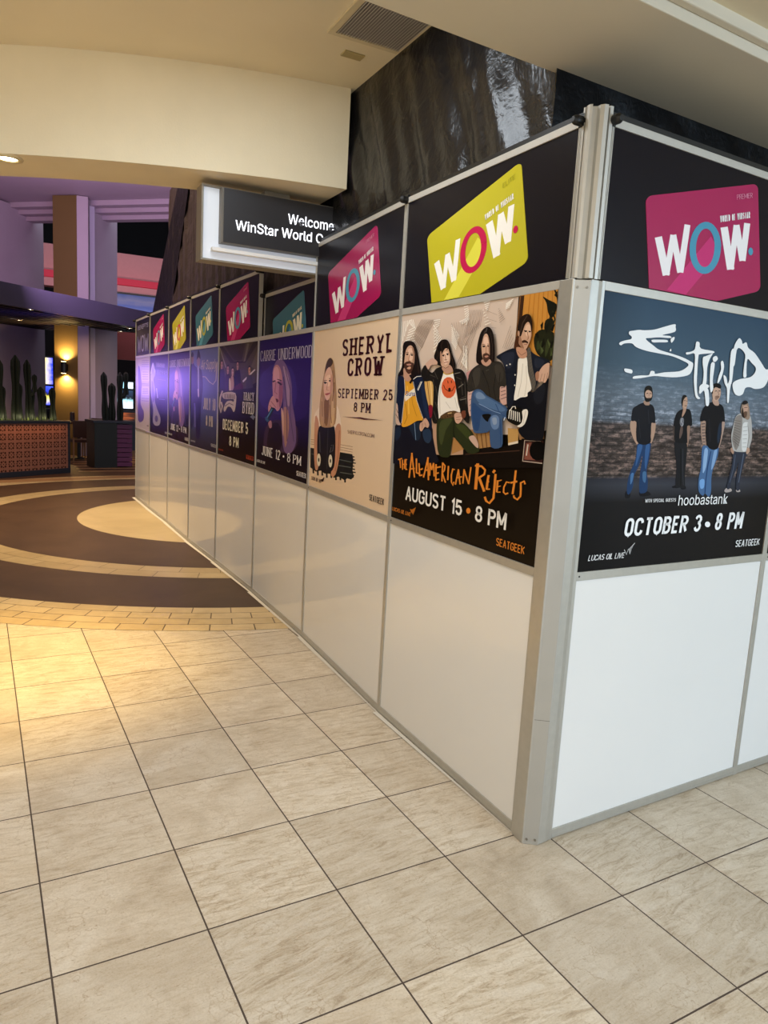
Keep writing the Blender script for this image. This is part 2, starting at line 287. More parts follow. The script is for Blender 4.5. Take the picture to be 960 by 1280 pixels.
ART={
'orange':('171009',[
('p','photo','cdb8a8',0,[-113,2084,2011,2029,2062,1408,2053,1017,1653,960,853,902,-75,590]),
('p','photo','efe6da',0,[7,1706,57,1607,66,1608,17,1706]),
('p','photo','efe6da',0,[4,1664,52,1591,61,1593,14,1666]),
('p','photo','efe6da',0,[2,1623,47,1575,56,1577,11,1625]),
('p','photo','efe6da',0,[0,1581,43,1558,50,1562,7,1585]),
('p','photo','efe6da',0,[2,1539,42,1542,40,1547,0,1544]),
('p','photo','efe6da',0,[2,1499,40,1527,32,1530,-6,1502]),
('p','photo','efe6da',0,[0,1458,36,1511,26,1513,-9,1460]),
('p','photo','efe6da',0,[3,1640,70,1679,59,1685,-8,1645]),
('p','photo','efe6da',0,[3,1605,69,1654,57,1659,-9,1610]),
('p','photo','efe6da',0,[3,1571,67,1629,55,1633,-10,1576]),
('p','photo','efe6da',0,[2,1537,66,1604,53,1608,-11,1541]),
('p','photo','efe6da',0,[2,1503,65,1578,52,1582,-12,1506]),
('p','photo','efe6da',0,[1,1468,63,1553,50,1556,-12,1471]),
('p','photo','efe6da',0,[-7,1941,6,1706,18,1705,5,1940]),
('p','photo','efe6da',0,[27,1942,27,1752,39,1751,39,1941]),
('p','photo','efe6da',0,[60,1944,49,1797,61,1796,72,1942]),
('p','photo','efe6da',0,[93,1945,70,1843,82,1841,105,1943]),
('p','photo','efe6da',0,[126,1947,91,1888,103,1885,137,1944]),
('p','photo','efe6da',0,[160,1950,114,1933,122,1928,168,1944]),
('p','photo','efe6da',0,[131,1842,233,1866,224,1875,122,1851]),
('p','photo','efe6da',0,[119,1819,235,1841,227,1850,111,1828]),
('p','photo','efe6da',0,[107,1795,237,1816,230,1825,100,1805]),
('p','photo','efe6da',0,[96,1772,240,1791,233,1800,89,1781]),
('p','photo','efe6da',0,[84,1748,242,1766,236,1776,78,1758]),
('p','photo','efe6da',0,[72,1725,244,1741,239,1751,67,1734]),
('p','photo','efe6da',0,[113,1929,166,1884,175,1886,123,1932]),
('p','photo','efe6da',0,[135,1935,189,1872,199,1874,145,1936]),
('p','photo','efe6da',0,[156,1940,212,1860,222,1861,167,1941]),
('p','photo','efe6da',0,[178,1945,235,1848,246,1849,189,1946]),
('p','photo','8d7767',0,[282,1877,218,1769,223,1767,286,1876]),
('p','photo','8d7767',0,[311,1882,236,1756,240,1755,316,1881]),
('p','photo','8d7767',0,[340,1887,254,1743,258,1742,345,1886]),
('p','photo','8d7767',0,[369,1893,271,1731,276,1730,373,1891]),
('p','photo','8d7767',0,[398,1898,289,1718,293,1717,402,1897]),
('p','photo','8d7767',0,[426,1903,306,1706,311,1705,430,1902]),
('p','photo','8d7767',0,[454,1908,324,1693,328,1692,458,1907]),
('p','photo','8d7767',0,[482,1913,341,1681,345,1680,486,1912]),
('p','photo','8d7767',0,[509,1918,358,1669,363,1668,513,1917]),
('p','photo','8d7767',0,[331,1934,109,1702,114,1700,335,1932]),
('p','photo','8d7767',0,[355,1931,132,1692,136,1691,359,1930]),
('p','photo','8d7767',0,[380,1929,154,1683,159,1682,384,1928]),
('p','photo','8d7767',0,[404,1927,177,1674,181,1673,408,1926]),
('p','photo','8d7767',0,[427,1925,199,1665,203,1663,431,1924]),
('p','photo','8d7767',0,[451,1923,221,1656,226,1654,455,1922]),
('p','photo','8d7767',0,[474,1921,243,1647,247,1645,478,1920]),
('p','photo','8d7767',0,[498,1919,265,1638,269,1636,502,1918]),
('p','photo','8d7767',0,[521,1917,287,1629,291,1628,525,1916]),
('p','photo','8d7767',0,[544,1915,308,1620,313,1619,548,1914]),
('p','photo','efe6da',0,[529,1866,549,1845,558,1847,538,1868]),
('p','photo','efe6da',0,[537,1833,569,1828,570,1834,538,1839]),
('p','photo','efe6da',0,[543,1802,589,1814,583,1819,538,1808]),
('p','photo','efe6da',0,[547,1772,606,1800,599,1805,540,1777]),
('p','photo','efe6da',0,[551,1741,623,1786,615,1790,543,1746]),
('p','photo','efe6da',0,[555,1710,639,1771,631,1775,546,1715]),
('p','photo','efe6da',0,[558,1680,655,1757,647,1761,549,1684]),
('p','photo','efe6da',0,[561,1649,671,1743,663,1747,553,1653]),
('p','photo','efe6da',0,[565,1618,687,1729,679,1732,556,1621]),
('p','photo','efe6da',0,[522,1866,605,1802,612,1804,529,1869]),
('p','photo','efe6da',0,[526,1832,608,1782,614,1785,532,1835]),
('p','photo','efe6da',0,[530,1798,611,1762,615,1766,535,1802]),
('p','photo','efe6da',0,[535,1764,614,1742,616,1747,537,1768]),
('p','photo','efe6da',0,[540,1730,617,1722,617,1727,540,1734]),
('p','photo','efe6da',0,[545,1696,620,1703,618,1708,542,1700]),
('p','photo','efe6da',0,[549,1662,624,1683,619,1688,545,1666]),
('p','photo','efe6da',0,[554,1628,626,1664,620,1668,547,1632]),
('p','photo','efe6da',0,[531,1902,632,1904,629,1911,528,1910]),
('p','photo','efe6da',0,[546,1882,629,1888,625,1896,541,1890]),
('p','photo','efe6da',0,[560,1861,626,1872,620,1880,554,1869]),
('p','photo','efe6da',0,[575,1841,623,1857,615,1864,566,1848]),
('p','photo','efe6da',0,[795,1845,915,1743,922,1746,803,1848]),
('p','photo','efe6da',0,[797,1827,911,1730,918,1732,805,1830]),
('p','photo','efe6da',0,[799,1809,907,1716,914,1719,807,1812]),
('p','photo','efe6da',0,[801,1792,903,1702,910,1705,809,1794]),
('p','photo','efe6da',0,[803,1774,898,1689,906,1691,811,1777]),
('p','photo','efe6da',0,[805,1756,894,1675,902,1677,813,1759]),
('p','photo','efe6da',0,[807,1738,890,1661,897,1664,815,1741]),
('p','photo','efe6da',0,[809,1721,885,1647,893,1650,817,1723]),
('p','photo','efe6da',0,[811,1703,881,1633,889,1636,819,1705]),
('p','photo','efe6da',0,[954,1537,987,1508,994,1511,961,1540]),
('p','photo','efe6da',0,[964,1553,996,1502,1004,1503,973,1555]),
('p','photo','efe6da',0,[975,1569,1005,1495,1014,1496,984,1570]),
('p','photo','efe6da',0,[986,1585,1014,1489,1023,1489,995,1585]),
('p','photo','efe6da',0,[998,1600,1024,1482,1033,1482,1006,1601]),
('p','photo','efe6da',0,[1009,1616,1033,1475,1042,1475,1018,1616]),
('p','photo','efe6da',0,[1020,1631,1042,1469,1051,1469,1028,1631]),
('p','photo','efe6da',0,[1031,1646,1052,1462,1060,1462,1039,1646]),
('p','photo','efe6da',0,[908,1863,996,1883,990,1889,903,1869]),
('p','photo','efe6da',0,[925,1852,1001,1871,995,1877,919,1858]),
('p','photo','efe6da',0,[941,1842,1006,1859,1000,1865,935,1848]),
('p','photo','8d7767',0,[795,1865,910,1671,913,1671,799,1865]),
('p','photo','8d7767',0,[830,1865,917,1664,920,1664,833,1865]),
('p','photo','8d7767',0,[864,1865,924,1657,927,1657,867,1865]),
('p','photo','8d7767',0,[898,1865,931,1650,934,1650,901,1865]),
('p','photo','8d7767',0,[931,1865,938,1644,941,1643,934,1865]),
('p','photo','8d7767',0,[964,1866,945,1637,948,1636,967,1865]),
('p','photo','8d7767',0,[997,1866,951,1630,955,1630,1000,1865]),
('p','photo','8d7767',0,[1029,1866,958,1623,962,1623,1032,1865]),
('p','photo','8d7767',0,[1061,1866,965,1617,968,1616,1064,1865]),
('p','photo','8d7767',0,[1093,1866,972,1610,975,1609,1096,1865]),
('p','photo','8d7767',0,[1124,1866,979,1603,982,1602,1127,1865]),
('p','photo','8d7767',0,[1101,1814,899,1494,903,1492,1105,1813]),
('p','photo','8d7767',0,[1123,1830,931,1487,934,1486,1126,1829]),
('p','photo','8d7767',0,[1145,1846,962,1480,966,1479,1148,1845]),
('p','photo','8d7767',0,[1166,1862,993,1473,997,1472,1170,1861]),
('p','photo','efe6da',0,[955,1981,1014,1984,1010,1990,952,1987]),
('p','photo','efe6da',0,[963,1959,1018,1969,1013,1975,958,1966]),
('p','photo','efe6da',0,[970,1938,1023,1955,1016,1961,964,1944]),
('p','photo','efe6da',0,[977,1917,1027,1941,1020,1946,970,1923]),
('p','photo','efe6da',0,[984,1896,1031,1927,1023,1931,976,1901]),
('p','photo','efe6da',0,[991,1875,1035,1912,1026,1917,982,1879]),
('p','photo','efe6da',0,[998,1854,1039,1898,1030,1902,989,1858]),
('p','photo','efe6da',0,[1005,1833,1043,1884,1033,1887,995,1836]),
('p','photo','efe6da',0,[1211,1989,1290,1998,1287,2004,1207,1996]),
('p','photo','efe6da',0,[1220,1973,1284,1982,1280,1988,1216,1979]),
('p','photo','efe6da',0,[1228,1957,1278,1965,1274,1971,1224,1963]),
('p','photo','efe6da',0,[1237,1941,1272,1949,1267,1955,1233,1947]),
('p','photo','efe6da',0,[1247,1926,1266,1932,1260,1938,1241,1931]),
('p','photo','efe6da',0,[1205,1931,1218,1938,1212,1942,1200,1934]),
('p','photo','efe6da',0,[1213,1907,1236,1915,1232,1919,1208,1911]),
('p','photo','efe6da',0,[1221,1883,1255,1893,1251,1897,1217,1888]),
('p','photo','efe6da',0,[1229,1860,1273,1870,1270,1874,1225,1864]),
('p','photo','efe6da',0,[1237,1837,1292,1848,1289,1852,1234,1841]),
('p','photo','efe6da',0,[1245,1813,1311,1825,1308,1830,1242,1818]),
('p','photo','efe6da',0,[1477,1953,1553,1982,1547,1987,1471,1958]),
('p','photo','efe6da',0,[1476,1944,1544,1967,1539,1973,1471,1949]),
('p','photo','efe6da',0,[1476,1934,1535,1953,1530,1958,1470,1940]),
('p','photo','efe6da',0,[1475,1925,1526,1938,1521,1944,1470,1931]),
('p','photo','efe6da',0,[1474,1916,1517,1924,1512,1929,1470,1921]),
('p','photo','8d7767',0,[1391,1922,1403,1929,1400,1931,1388,1924]),
('p','photo','8d7767',0,[1395,1904,1415,1915,1412,1917,1392,1906]),
('p','photo','8d7767',0,[1399,1887,1427,1901,1425,1903,1396,1889]),
('p','photo','8d7767',0,[1403,1870,1439,1887,1437,1890,1401,1872]),
('p','photo','8d7767',0,[1408,1852,1452,1874,1449,1876,1405,1855]),
('p','photo','8d7767',0,[1412,1835,1464,1860,1461,1862,1409,1837]),
('p','photo','8d7767',0,[1416,1818,1476,1846,1473,1849,1413,1820]),
('p','photo','8d7767',0,[1044,1948,982,1717,985,1717,1047,1947]),
('p','photo','8d7767',0,[1064,1947,1008,1728,1012,1728,1067,1946]),
('p','photo','8d7767',0,[1083,1946,1035,1739,1038,1739,1087,1946]),
('p','photo','8d7767',0,[1103,1946,1061,1750,1065,1749,1107,1945]),
('p','photo','8d7767',0,[1123,1945,1087,1761,1090,1760,1126,1944]),
('p','photo','8d7767',0,[1142,1944,1113,1771,1116,1771,1146,1943]),
('p','photo','8d7767',0,[1161,1943,1138,1782,1142,1781,1165,1942]),
('p','photo','8d7767',0,[1180,1942,1163,1792,1167,1792,1184,1942]),
('p','photo','8d7767',0,[1200,1941,1188,1802,1192,1802,1203,1941]),
('p','photo','8d7767',0,[1382,1882,1216,1941,1215,1939,1381,1880]),
('p','photo','8d7767',0,[1384,1831,1223,1873,1223,1871,1383,1829]),
('p','photo','8d7767',0,[1385,1780,1231,1806,1231,1804,1385,1778]),
('p','photo','8d7767',0,[1387,1729,1239,1738,1239,1736,1387,1726]),
('p','photo','8d7767',0,[1543,1784,1475,1621,1478,1620,1546,1783]),
('p','photo','8d7767',0,[1556,1753,1493,1617,1496,1616,1559,1752]),
('p','photo','8d7767',0,[1570,1723,1512,1612,1515,1611,1573,1722]),
('p','photo','8d7767',0,[1583,1692,1530,1608,1532,1607,1586,1691]),
('p','photo','8d7767',0,[1597,1662,1548,1604,1550,1603,1600,1660]),
('p','photo','8d7767',0,[1610,1631,1565,1600,1568,1599,1613,1630]),
('p','photo','efe6da',0,[986,1662,1005,1495,1013,1495,994,1661]),
('p','photo','efe6da',0,[1009,1661,1030,1476,1037,1475,1016,1660]),
('p','photo','efe6da',0,[1031,1660,1054,1457,1061,1457,1038,1659]),
('p','photo','c4863a',0,[1637,2002,1997,2001,2065,1471,1628,1597]),
('p','photo','b3742c',0,[1724,2000,1715,1707,1726,1705,1734,1998]),
('p','photo','b3742c',0,[1769,2000,1769,1681,1779,1679,1779,1999]),
('p','photo','b3742c',0,[1813,2000,1821,1655,1831,1654,1823,1999]),
('p','photo','b3742c',0,[1856,2000,1873,1630,1883,1629,1866,1999]),
('p','photo','b3742c',0,[1899,2001,1924,1606,1934,1605,1909,1999]),
('p','photo','b3742c',0,[1941,2001,1974,1582,1983,1581,1950,1999]),
('p','photo','3b2416',0,[1608,1996,1669,1997,1666,1847,1658,1694,1638,1609,1608,1610,1613,1811]),
('p','photo','8a5d33',0,[1624,1998,1617,1729,1612,1610,1621,1609,1625,1728,1632,1996]),
('p','photo','232416',1,[1812,1700,1873,1735,1994,1703,2027,1610,2008,1518,1945,1513,1851,1563,1809,1637]),
('p','photo','363c22',1,[1885,1554,1866,1618,1883,1656,1907,1600]),
('p','photo','363c22',1,[1931,1536,1926,1615,1946,1668,1961,1598]),
('p','photo','363c22',1,[1978,1543,1974,1612,1996,1650,2008,1580]),
('p','photo','363c22',1,[1848,1587,1837,1635,1852,1658,1872,1610]),
('p','photo','1a1a12',1,[1857,1967,1912,1940,1995,1900,1997,1855,1960,1805,1921,1851,1898,1918]),
('p','photo','1f1f14',1,[1903,1795,1971,1804,1979,1743,1941,1707,1902,1725]),
('p','photo','1a1a12',0,[1959,2000,1986,1960,2000,1914,2016,1914,2002,1961,1974,2003]),
('p','photo','1a1a12',0,[1941,1823,1928,1763,1913,1710,1926,1707,1941,1760,1954,1820]),
('p','photo','2a2a1a',0,[1957,1857,1985,1796,1962,1738,1976,1733,2000,1794,1971,1859]),
('p','photo','17170f',0,[1874,1727,1858,1767,1883,1789,1884,1750]),
('p','photo','17170f',0,[1925,1708,1909,1748,1932,1777,1936,1730]),
('p','photo','17170f',0,[1961,1721,1977,1758,1999,1764,1983,1712]),
('p','photo','17170f',0,[1837,1675,1811,1708,1838,1714,1858,1681]),
('p','photo','17170f',0,[1903,1671,1886,1633,1881,1586,1919,1631]),
('p','photo','17170f',0,[1953,1613,1981,1643,2006,1649,1987,1596]),
('p','photo','17170f',0,[1966,1964,1984,1984,1996,1990,1992,1946]),
('p','photo','17170f',0,[1935,1838,1965,1847,2000,1836,1969,1820]),
('p','photo','4d5532',0,[1877,1617,1914,1584,1895,1561]),
('p','photo','4d5532',0,[1937,1661,1972,1628,1966,1597]),
('p','photo','4d5532',0,[1989,1581,2004,1549,1983,1542]),
('p','photo','b58f74',0,[597,1027,713,993,969,881,1204,937,1303,824,1266,774,923,725,692,707,609,915]),
('p','photo','c08b88',0,[1052,1434,1143,1469,1209,1504,1235,1288,1122,1268,1071,1397]),
('p','photo','a87946',0,[924,863,970,877,1102,796,938,737]),
('p','photo','a3794a',0,[1158,965,1416,982,1445,848,1234,807]),
('p','photo','b98f54',0,[1608,1008,1724,1007,1732,914,1627,881]),
('p','photo','d8c8b4',0,[1625,892,1732,918,1734,901,1630,875]),
('p','photo','6b4526',0,[1243,933,1285,816,1296,818,1254,935]),
('p','photo','6b4526',0,[1296,943,1333,827,1344,829,1307,945]),
('p','photo','6b4526',0,[1348,953,1380,837,1391,839,1359,955]),
('p','photo','6b4526',0,[1399,963,1426,847,1437,849,1410,964]),
('p','photo','8d6a48',0,[1711,1018,1982,1052,1994,955,1746,927]),
('p','photo','16100c',0,[1088,793,1263,810,1452,846,1630,875,1749,902,1769,938,1994,955,1999,743,1106,636]),
('p','photo','4a3226',0,[1123,750,1445,797,1757,844,1755,850,1444,803,1122,757]),
('p','photo','3a2320',0,[1793,933,1988,939,1995,774,1793,763]),
('p','photo','b9a695',0,[1962,936,1797,930,1794,770,1995,774,1995,781,1801,775,1804,926,1962,930]),
('p','photo','7d4a3d',0,[1820,908,1876,921,1858,878,1876,829,1926,793,1811,785]),
('p','photo','0c0a09',0,[2030,871,2025,839,2005,812,1973,795,1935,791,1898,801,1870,824,1858,854,1862,887,1884,914,1917,931,1955,934,1991,923,2018,901]),
('p','photo','c7bbae',0,[1832,901,1825,817,1837,816,1844,901]),
('p','photo','c09a6c',1,[1881,1062,1887,1103,1940,1122,1967,1083,1984,995,1953,1017,1905,1047]),
('p','photo','1b1412',1,[69,1729,175,1745,259,1719,307,1650,361,1525,395,1422,337,1361,235,1340,183,1377,100,1425,1,1404,8,1437,62,1501,62,1608]),
('p','photo','16161f',1,[-4,924,117,948,282,974,438,1003,617,957,650,857,708,719,718,627,5,546,1,762]),
('p','photo','1c2738',1,[9,891,89,919,116,849,52,777,13,808]),
('p','photo','1d2837',1,[236,944,413,986,454,852,375,804,291,883]),
('p','photo','26354b',1,[485,907,590,929,628,855,586,800,512,825]),
('p','photo','7f96b4',0,[335,971,374,814,382,815,343,972]),
('p','photo','d99a2c',1,[113,1393,238,1408,293,1329,354,1194,477,1021,375,993,218,932,113,939,125,1123,141,1264]),
('p','photo','a8701a',0,[161,1146,203,1018,161,952,172,950,215,1018,173,1147]),
('p','photo','b47a1e',0,[246,1276,282,1149,366,1036,374,1038,291,1151,256,1277]),
('p','photo','e8b44a',0,[170,1318,203,1190,226,1051,244,1052,220,1191,188,1319]),
('p','photo','e8dccb',0,[136,1221,251,1276,315,1303,334,1248,239,1207,165,1170]),
('t', 'photo', '2b4a8f', 'b', 'Suns', [0.0813, 0.6127, 0.1604, 0.0215], 0.1, 0, 1.25),
('p','photo','171f35',1,[1,1402,91,1409,136,1361,141,1210,117,943,28,954,-6,1097,4,1262]),
('p','photo','171f35',1,[263,1382,386,1422,465,1360,545,1137,610,1018,616,931,528,1008,453,1041,365,1173,295,1308]),
('p','photo','1f2a44',1,[401,1361,460,1320,535,1116,571,1026,516,1044,446,1196]),
('p','photo','d8d0c4',0,[268,1374,335,1404,406,1407,405,1413,330,1410,260,1379]),
('p','photo','cfc8bf',0,[120,1382,143,1264,114,954,122,954,151,1264,128,1382]),
('p','photo','cfc8bf',0,[273,1360,352,1183,469,1025,476,1027,359,1184,280,1361]),
('p','photo','d8d4cc',0,[413,1362,357,1279,371,1276,426,1359]),
('p','photo','d8d4cc',0,[399,1361,351,1288,356,1287,404,1360]),
('p','photo','c2a596',1,[-11,1141,32,1126,62,989,107,942,25,943,-9,1041]),
('p','photo','3a2a28',0,[-12,1095,40,1053,50,1056,-1,1099]),
('p','photo','3a2a28',0,[-6,1040,45,998,56,1001,4,1043]),
('p','photo','c49b85',1,[433,972,467,989,503,1024,536,1019,580,975,562,941,512,945,467,900,434,919]),
('p','photo','8b6656',0,[504,986,532,946,538,947,511,987]),
('p','photo','8b6656',0,[468,979,471,922,478,922,476,979]),
('p','photo','b98e78',1,[103,1489,214,1456,243,1392,194,1361,124,1382,102,1436]),
('p','photo','c9a087',1,[114,1638,143,1684,189,1702,238,1684,273,1621,275,1528,240,1476,187,1435,136,1457,105,1532]),
('p','photo','dcb9a2',1,[164,1667,226,1672,254,1622,244,1570,194,1561,162,1625]),
('p','photo','4a2f25',1,[105,1527,137,1547,189,1551,248,1537,271,1528,258,1476,212,1432,161,1444,126,1478]),
('p','photo','b98776',1,[149,1525,197,1530,230,1520,199,1511,159,1515]),
('p','photo','c79a80',1,[156,1488,209,1503,226,1487,196,1475]),
('p','photo','2a1a14',0,[127,1616,172,1619,168,1627,124,1624]),
('p','photo','2a1a14',0,[203,1611,258,1605,260,1613,204,1619]),
('p','photo','5a3d30',0,[119,1633,173,1635,171,1640,117,1638]),
('p','photo','5a3d30',0,[202,1626,261,1619,262,1624,203,1631]),
('p','photo','9c6f5a',0,[181,1616,175,1559,210,1550,213,1555,185,1560,191,1615]),
('p','photo','1b1412',0,[202,1420,246,1382,210,1350,240,1340,280,1382,232,1428]),
('p','photo','1b1412',0,[76,1608,72,1502,44,1428,75,1423,104,1499,107,1605]),
('p','photo','3a2a22',0,[286,1630,340,1505,358,1433,367,1433,349,1506,295,1631]),
('p','photo','a67b64',1,[219,1685,253,1671,275,1600,270,1543,247,1544,251,1611]),
('p','photo','1a100c',0,[167,1617,165,1614,161,1612,155,1611,148,1611,142,1613,137,1615,136,1618,137,1620,141,1622,147,1623,154,1623,160,1622,165,1619]),
('p','photo','1a100c',0,[250,1607,248,1605,244,1603,237,1602,230,1602,223,1603,218,1606,216,1608,217,1611,222,1613,228,1614,236,1614,243,1612,248,1610]),
('p','photo','8a5a48',0,[175,1554,214,1547,217,1553,178,1560]),
('p','photo','17120f',1,[590,1579,603,1618,637,1694,700,1727,774,1718,819,1666,844,1608,900,1531,906,1474,859,1451,776,1472,692,1498,639,1518]),
('p','photo','d0a35e',1,[464,1365,591,1364,631,1148,555,1141]),
('p','photo','8b5d33',0,[504,1360,570,1148,581,1149,514,1361]),
('p','photo','e6c68c',0,[555,1360,603,1149,617,1150,569,1361]),
('p','photo','7c1a2c',1,[555,1141,614,1143,620,1059,588,1035]),
('p','photo','c7a18e',1,[458,1511,507,1547,566,1570,637,1543,643,1513,555,1509,515,1469]),
('p','photo','eae2d8',1,[738,1448,798,1426,891,1441,919,1360,986,1171,1024,1104,881,1108,771,1071,726,1026,691,1162,690,1281]),
('p','photo','c9bfb2',0,[713,1400,707,1222,732,1074,743,1074,719,1222,725,1399]),
('p','photo','cfc6ba',0,[804,1183,875,1127,882,1131,812,1187]),
('p','photo','cfc6ba',0,[925,1226,975,1132,985,1134,936,1228]),
('p','photo','d8b03c',1,[745,1460,797,1430,890,1448,898,1434,798,1418,736,1440]),
('p','photo','d2603a',0,[941,1310,936,1270,911,1238,871,1219,824,1218,779,1235,746,1268,730,1308,737,1349,763,1382,804,1399,851,1399,895,1381,927,1349]),
('p','photo','2a1712',0,[755,1330,784,1295,846,1271,896,1282,924,1321,916,1323,889,1286,847,1276,791,1299,764,1332]),
('p','photo','2a1712',0,[811,1369,820,1345,831,1346,822,1370]),
('p','photo','2a1712',0,[862,1371,868,1348,879,1349,873,1372]),
('p','photo','2a1712',0,[870,1291,869,1284,864,1278,857,1274,848,1274,840,1277,834,1283,832,1291,833,1298,837,1304,845,1308,853,1308,861,1305,867,1299]),
('p','photo','1d1a17',1,[402,1443,458,1511,510,1469,579,1440,643,1479,742,1487,741,1419,702,1321,694,1162,726,1024,696,987,625,1013,620,1220,588,1360,465,1363]),
('p','photo','1d1a17',1,[886,1460,996,1461,1066,1397,1115,1231,1148,1064,1134,1012,1040,1076,999,1171,919,1360]),
('p','photo','4d463f',0,[609,1449,667,1379,675,1381,616,1451]),
('p','photo','4d463f',0,[545,1418,634,1398,636,1402,548,1423]),
('p','photo','4d463f',0,[639,1320,684,1221,692,1222,648,1321]),
('p','photo','4d463f',0,[646,1180,695,1121,702,1124,654,1182]),
('p','photo','4d463f',0,[971,1302,1043,1335,1038,1339,966,1305]),
('p','photo','4d463f',0,[996,1207,1083,1237,1079,1241,992,1211]),
('p','photo','4d463f',0,[1004,1360,1035,1248,1042,1248,1011,1360]),
('p','photo','4d463f',0,[933,1396,1004,1377,1007,1381,936,1400]),
('p','photo','4d463f',0,[599,1380,618,1280,626,1281,607,1380]),
('p','photo','4d463f',0,[1049,1360,1092,1174,1100,1175,1056,1360]),
('p','photo','4d463f',0,[637,1099,689,1021,696,1023,645,1101]),
('p','photo','8f877c',0,[977,1310,1039,1340,1035,1343,973,1313]),
('p','photo','8f877c',0,[1011,1203,1088,1217,1086,1221,1009,1207]),
('p','photo','8f877c',0,[1085,1117,1096,1080,1102,1081,1091,1118]),
('p','photo','8f877c',0,[909,1425,985,1435,983,1439,907,1429]),
('p','photo','2a2f19',1,[710,1018,821,1060,948,1072,986,1008,1069,1018,1187,954,1223,920,1290,832,1295,791,1165,769,969,881,941,850,923,725,861,699,759,719,709,871]),
('p','photo','3f4526',1,[746,995,840,1039,921,1034,836,931,800,808,754,845]),
('p','photo','39401f',1,[973,988,1079,999,1175,935,1167,878,1056,936]),
('p','photo','16180d',0,[946,1035,941,938,963,880,975,883,953,939,958,1035]),
('p','photo','5a4128',1,[752,1060,881,1102,943,1112,1010,1094,949,1062,778,1034]),
('p','photo','c3a878',0,[853,1080,908,1089,904,1097,849,1088]),
('p','photo','2d1d10',0,[769,1044,779,1035,787,1038,778,1048]),
('p','photo','2d1d10',0,[807,1055,816,1044,825,1046,815,1057]),
('p','photo','2d1d10',0,[843,1065,853,1052,862,1055,852,1067]),
('p','photo','2d1d10',0,[880,1075,889,1060,898,1063,889,1077]),
('p','photo','2d1d10',0,[916,1084,925,1069,934,1071,925,1086]),
('p','photo','2d1d10',0,[951,1094,961,1077,970,1079,960,1096]),
('p','photo','2d1d10',0,[986,1104,996,1085,1005,1087,995,1105]),
('p','photo','c79e88',1,[944,1078,991,1100,1046,1088,1061,1051,1020,1008,970,1015]),
('p','photo','8f6655',0,[974,1054,1041,1067,1040,1070,972,1058]),
('p','photo','8f6655',0,[975,1035,1036,1038,1036,1042,975,1039]),
('p','photo','6e3d2a',1,[1036,1106,1088,1118,1100,1071,1061,1051]),
('p','photo','c3a291',1,[1162,896,1223,920,1281,868,1291,823,1244,837]),
('p','photo','b98e78',1,[726,1487,837,1504,887,1446,798,1426,746,1453]),
('p','photo','c9a087',1,[684,1615,708,1647,748,1660,792,1650,823,1600,836,1542,809,1495,756,1477,710,1507,688,1566]),
('p','photo','ddbca6',1,[737,1612,793,1615,818,1562,796,1515,755,1516]),
('p','photo','17120f',1,[665,1586,684,1644,730,1670,796,1658,806,1643,757,1648,720,1613,700,1570,698,1517,672,1527]),
('p','photo','3a2a20',0,[713,1716,684,1673,715,1622,724,1623,694,1672,722,1713]),
('p','photo','3a2a20',0,[770,1706,799,1658,771,1632,779,1628,809,1657,779,1707]),
('p','photo','3a2a20',0,[620,1655,659,1596,628,1549,637,1547,669,1596,629,1657]),
('p','photo','3a2a20',0,[821,1608,873,1531,886,1474,895,1474,882,1532,830,1610]),
('p','photo','3a2a20',0,[648,1704,622,1638,631,1635,658,1702]),
('p','photo','4a2d22',0,[716,1586,752,1589,749,1596,713,1593]),
('p','photo','4a2d22',0,[777,1596,812,1599,809,1605,774,1603]),
('p','photo','9a6b58',0,[756,1592,768,1548,793,1549,791,1553,775,1550,764,1592]),
('p','photo','8a4a40',0,[753,1521,812,1529,808,1534,750,1526]),
('p','photo','6b4a3c',0,[732,1490,776,1474,825,1488,821,1492,776,1479,735,1494]),
('p','photo','1a100c',0,[748,1585,747,1582,743,1580,738,1579,732,1579,727,1581,723,1583,722,1586,723,1589,726,1591,731,1592,737,1592,742,1591,746,1588]),
('p','photo','1a100c',0,[808,1594,807,1592,804,1589,799,1588,793,1588,788,1590,784,1592,782,1595,783,1598,786,1600,791,1602,797,1601,802,1600,806,1597]),
('p','photo','a8806a',1,[686,1615,701,1624,717,1565,719,1516,693,1546]),
('p','photo','7d5040',0,[756,1545,791,1546,790,1552,754,1551]),
('p','photo','c9a59a',1,[1107,1281,1178,1296,1174,1231,1171,1083,1136,1110]),
('p','photo','7d6668',0,[1120,1251,1172,1261,1169,1266,1118,1256]),
('p','photo','7d6668',0,[1131,1205,1171,1218,1168,1223,1128,1209]),
('p','photo','7d6668',0,[1142,1159,1171,1176,1166,1179,1137,1163]),
('p','photo','7d6668',0,[1153,1114,1171,1133,1165,1135,1147,1116]),
('p','photo','c79e92',1,[1491,1325,1538,1339,1573,1321,1590,1227,1587,1189,1531,1189,1496,1251]),
('p','photo','6f5658',0,[1509,1309,1558,1318,1556,1324,1506,1315]),
('p','photo','6f5658',0,[1513,1280,1566,1292,1563,1298,1509,1286]),
('p','photo','6f5658',0,[1516,1251,1573,1267,1570,1272,1513,1257]),
('p','photo','6f5658',0,[1520,1223,1581,1241,1577,1247,1516,1228]),
('p','photo','2f2b26',1,[1104,1281,1104,1410,1158,1471,1252,1505,1323,1480,1385,1519,1490,1508,1544,1432,1565,1329,1500,1322,1501,1260,1490,1214,1381,1222,1270,1296,1193,1289]),
('p','photo','3d3832',1,[1155,1437,1242,1471,1243,1346,1177,1309]),
('p','photo','3a352f',1,[1416,1485,1487,1484,1529,1398,1470,1355]),
('p','photo','1d1a17',0,[1268,1452,1349,1345,1388,1240,1396,1241,1356,1347,1276,1454]),
('p','photo','1d1a17',0,[1433,1416,1419,1311,1456,1224,1464,1225,1427,1311,1441,1415]),
